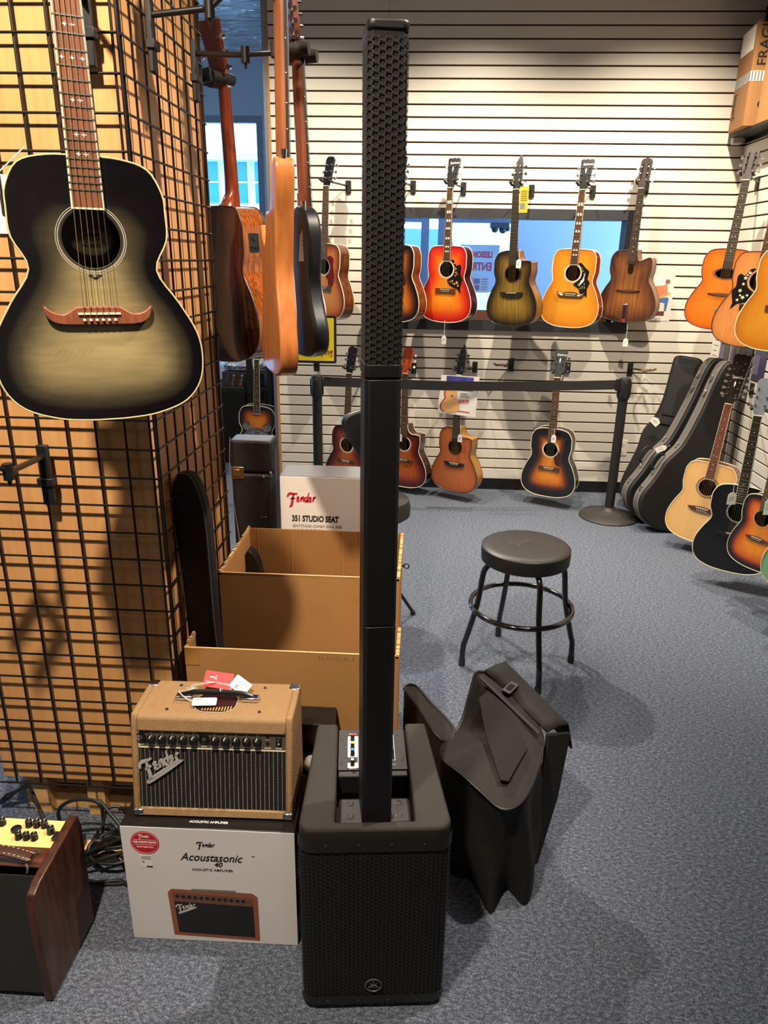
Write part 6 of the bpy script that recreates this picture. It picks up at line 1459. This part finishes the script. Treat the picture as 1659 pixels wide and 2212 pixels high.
price_tag('tan price tag hanging on the back of the black electric guitar', (-.332, 2.06, 1.735), w=.024, h=.085, string=.075, m=mat('manila_card', rgb(206, 190, 164), .7), roll=4, rz=-8)
price_tag('white price tag on the boxy gig bag strap', (1.632, 5.01, .668), w=.06, h=.05, string=.01, roll=40)
price_tag('white tag tied to the handle of the front guitar case', (1.560, 4.60, .575), w=.035, h=.07, string=.03, roll=60)
yt = thing('hang_tag', 'yellow printed hang tag on the headstock of the olive cutaway guitar', 'tag', M=T(.622, 5.10, 2.083) @ RZ(-20))
MB().box(-.028, .028, -.0006, .0006, -.078, .078).build('card', mat('orange_yellow_card', rgb(238, 172, 36), .5), yt, smooth=0)
MB().box(-.022, .010, -.0014, -.0006, -.055, -.020).build('printed_picture', PRINTGREY, yt, smooth=0)
for i in range(6): MB().box(-.02, .02, -.0014, -.0006, -.005+i*.011, -.002+i*.011).build('print_line', PRINT, yt, smooth=0)
MB().tube([(0, 0, .078), (-.03, -.01, .11)], .0011, 4).build('string', MATS['white_string'], yt)
lt_ = thing('hang_tag', 'white hang tag behind the upper left edge of the grey sunburst guitar', 'tag', M=T(-.775, 1.375, 1.785) @ RZ(20))
MB().box(-.015, .018, -.0006, .0006, -.05, .05).build('card', WHITE, lt_, smooth=0)
MB().tube([(0, 0, .05), (.05, .02, .10)], .0011, 4).build('string', MATS['white_string'], lt_)

# ================================================================== BEHIND THE COLUMN: resonator guitar, stand, cabinet
rs = guitar('sunburst resonator guitar with chrome cover plate standing beyond the black case', (-1.277, 5.545, .961), (-1.315, 5.545, .097), 8, S_TOB, SD_BLK, 'acoustic guitars on display', ub=.15, w=.125, lb=.185, L=.50, hole=None, bridge='tail', square=.15, board=EBONY, fretbind=BINDC, head='slot')
cpz = -.365-.50*.60
cvp = MB().lathe([(.125, 0), (.125, .003), (.118, .005), (.10, .004), (.04, .010), (.0005, .011)], 48, T(0, 0, cpz) @ RX(90)).build('cover_plate', CHROME, rs)
for k in range(8):
    a = k*math.pi/4; dm = MB()
    for j in range(5):
        for r in (.06, .075, .09): dm.prism(circ(.0045, 6, (r)*math.cos(a+.1*(j-2)), cpz+r*math.sin(a+.1*(j-2))), -.0105, -.0035)
    dm.build('plate_holes', VOID, cvp, kind='stuff', smooth=0)
for sx in (-1, 1):
    rg = MB().lathe([(.034, 0), (.034, .004), (.028, .005), (.027, .002)], 24, T(sx*.085, 0, -.365-.165) @ RX(90)).build('screen_ring', CHROME, rs)
    MB().prism(circ(.027, 20, sx*.085, -.365-.165), -.0025, -.0005).build('screen', mat('grey_mesh', rgb(110, 106, 96), .6), rg, smooth=0)
for x in (-.02, 0, .02): MB().prism(circ(.005, 10, x, -.365-.175), -.001, -.0002).build('sound_dot', VOID, rs, smooth=0)
gs = thing('guitar_stand', 'black upright guitar stand posts behind the resonator guitar', 'stand', (-1.33, 5.86, 0))
for x in (-.085, .085): MB().box(x-.023, x+.023, -.02, .02, .0, .99).build('post', BLACKSAT, gs, smooth=0)
MB().box(-.11, .11, -.022, .022, .93, .99).build('cross_bar', BLACKSAT, gs, smooth=0); MB().box(-.15, .15, -.14, .10, 0, .03).build('base', BLACKSAT, gs, smooth=0)
MB().tube([(.05, -.02, .95), (.05, -.27, .97)], .008, 8).build('yoke_arm', BLACKM, gs)
cl = tag(MB().prism([(-.03, 0), (.07, -.02), (.145, .12), (.095, .30), (.05, .42), (.0, .45)], -.01, .012, T(-1.19, 5.70, .22)).build('black_cloth', NYL, smooth=0, bevel=.004), 'black cloth hanging beside the resonator guitar at the slat wall end', 'cloth')
cab = thing('speaker_cabinet', 'black speaker cabinet behind the resonator guitar', 'speaker', (-1.62, 6.15, 0))
MB().box(-.30, .46, -.16, .25, 0, .668).build('cabinet', LEA, cab, bevel=.01); MB().box(-.28, .44, -.166, -.158, .04, .62).build('grille', SPG, cab, smooth=0)
kit = thing('tool_kit_box', 'dark box printed with small guitar tools on the speaker cabinet', 'box', (-1.50, 6.06, .669))
MB().box(-.19, .17, -.05, .13, 0, .118).build('carton', mat('dark_print_box', rgb(50, 42, 44), .5), kit, bevel=.002)
for i, x in enumerate((-.10, -.03, .04)):
    MB().prism([(x-.002, .03), (x+.002, .03), (x+.012, .085), (x+.008, .085)], -.0512, -.0498).build('printed_tool', mat('printed_steel', rgb(150, 146, 146), .6), kit, smooth=0)
    MB().prism(circ(.009, 12, x+.012, .092), -.0512, -.0498).build('printed_tool', mat('printed_peach', rgb(196, 140, 116), .6), kit, smooth=0)
    MB().box(x-.014, x+.006, -.0512, -.0498, .008, .028).build('printed_handle', mat('printed_red_tool', rgb(170, 70, 56), .6), kit, smooth=0)
text('tool set', .022, T(-.155, -.0512, .035) @ RY(-70) @ FRONT, PRINTGREY, kit)
pk_ = tag(MB().lathe([(.02, 0), (.20, .01), (.24, .05), (.20, .09), (.05, .11)], 18, T(-1.50, 6.13, .788) @ Matrix.Diagonal((1, .5, 1, 1))).build('foil_packet', FOIL), 'crumpled silver foil packet lying on the tool box', 'packet')
# ================================================================== CABLES AND POWER STRIP
CAB = mat('black_rubber_cable', rgb(22, 22, 23), .45)
STRIPM = mat('beige_power_strip', rgb(206, 164, 120), .5)
pst = thing('power_strip', 'beige power strip with black plugs under the grid', 'power strip', (-.885, 1.635, 0), 4)
MB().box(-.11, .13, -.028, .028, 0, .040).build('strip_body', STRIPM, pst, bevel=.004)
for x in (-.085, -.03, .02, .075): p_ = MB().box(x-.016, x+.016, -.016, .016, .040, .075).build('plug', BLACK, pst, bevel=.005); MB().cyl((x, 0, .074), (x+.004, .004, .10), .008, .004, 10).build('plug_neck', BLACK, p_)
random.seed(11)
def cable(label, pts, r=.0045, name='cable'):
    return tag(MB().tube(catmull(pts, 6), r, 8).build(name, CAB), label, 'cable', 'black cables heaped under the grid')
C_ = ['black cable looping highest under the grid', 'black cable arching right in the heap under the grid', 'black cable running to the carton from the heap', 'black cable hanging in front of the power strip', 'black cable lying nearest the wooden amplifier', 'black cable with inline adapter in the heap', 'black power lead with loose plug at the far left under the grid', 'black cable coiled on top of the heap', 'black cable trailing behind the white carton', 'black cable curving low across the heap']
cable(C_[0], [(-.98, 1.60, .03), (-1.03, 1.66, .05), (-1.05, 1.68, .12), (-1.00, 1.69, .155), (-.93, 1.69, .15), (-.915, 1.68, .10), (-.92, 1.66, .03), (-.90, 1.60, .01)], .0055)
cable(C_[1], [(-.93, 1.70, .15), (-.87, 1.66, .12), (-.82, 1.63, .09), (-.78, 1.61, .05), (-.76, 1.60, .01)], .0055)
cable(C_[2], [(-1.02, 1.57, .02), (-.95, 1.58, .05), (-.88, 1.58, .09), (-.80, 1.60, .12), (-.735, 1.62, .135)], .005)
cable(C_[3], [(-.86, 1.68, .14), (-.81, 1.66, .155), (-.775, 1.62, .13), (-.765, 1.585, .07), (-.775, 1.555, .02), (-.76, 1.53, .006), (-.732, 1.53, .006)], .006)
cable(C_[4], [(-1.00, 1.53, .006), (-.93, 1.56, .03), (-.87, 1.57, .06), (-.80, 1.60, .07), (-.74, 1.64, .10)], .005)
o = cable(C_[5], [(-1.02, 1.60, .01), (-.97, 1.625, .025), (-.94, 1.63, .03), (-.90, 1.62, .035), (-.84, 1.61, .04)], .0045)
MB().tube([(-.975, 1.622, .024), (-.935, 1.63, .03), (-.915, 1.626, .033)], [.010, .013, .009], 10).build('adapter', BLACK, o)
o = cable(C_[6], [(-1.255, 1.80, .075), (-1.20, 1.785, .11), (-1.15, 1.74, .07), (-1.09, 1.68, .03), (-1.03, 1.66, .012)], .0055)
MB().tube([(-1.255, 1.80, .075), (-1.285, 1.80, .055), (-1.31, 1.80, .030)], [.006, .011, .009], 8).build('plug', BLACK, o)
cable(C_[7], [(-.92, 1.60, .05), (-.87, 1.58, .085), (-.81, 1.59, .09), (-.79, 1.62, .075), (-.84, 1.64, .06), (-.90, 1.63, .05), (-.93, 1.60, .03), (-.88, 1.57, .02)], .0048)
cable(C_[8], [(-.93, 1.545, .006), (-.88, 1.535, .006), (-.82, 1.545, .006), (-.77, 1.52, .006), (-.735, 1.50, .006)], .0055)
cable(C_[9], [(-.96, 1.58, .006), (-.91, 1.59, .04), (-.86, 1.60, .055), (-.82, 1.58, .04), (-.79, 1.57, .015), (-.80, 1.54, .006), (-.86, 1.53, .006)], .0048)

D_ = ['black cable curled over the right end of the heap', 'black cable standing up behind the power strip plugs', 'black cable wound twice round the heap', 'black cable bent sharply down by the carton corner', 'black cable stretched along the foot of the grid', 'black cable lying across the power strip']
cable(D_[0], [(-.84, 1.66, .02), (-.80, 1.68, .09), (-.765, 1.67, .12), (-.745, 1.64, .08), (-.77, 1.61, .03), (-.82, 1.60, .02)], .0055)
cable(D_[1], [(-.91, 1.66, .09), (-.90, 1.69, .13), (-.86, 1.70, .12), (-.83, 1.68, .06), (-.85, 1.65, .09)], .005)
cable(D_[2], [(-.95, 1.60, .04), (-.90, 1.64, .06), (-.83, 1.64, .07), (-.79, 1.60, .06), (-.83, 1.565, .05), (-.90, 1.57, .05), (-.93, 1.61, .065), (-.88, 1.65, .08), (-.81, 1.63, .085), (-.80, 1.58, .03)], .0055)
cable(D_[3], [(-.80, 1.70, .15), (-.755, 1.68, .14), (-.738, 1.65, .09), (-.742, 1.62, .02), (-.75, 1.58, .006)], .0055)
cable(D_[4], [(-1.16, 1.72, .006), (-1.08, 1.70, .006), (-1.00, 1.71, .02), (-.93, 1.70, .04), (-.86, 1.71, .03)], .005)
cable(D_[5], [(-.97, 1.59, .03), (-.92, 1.60, .055), (-.87, 1.61, .095), (-.82, 1.60, .10), (-.78, 1.57, .05), (-.79, 1.53, .006)], .006)
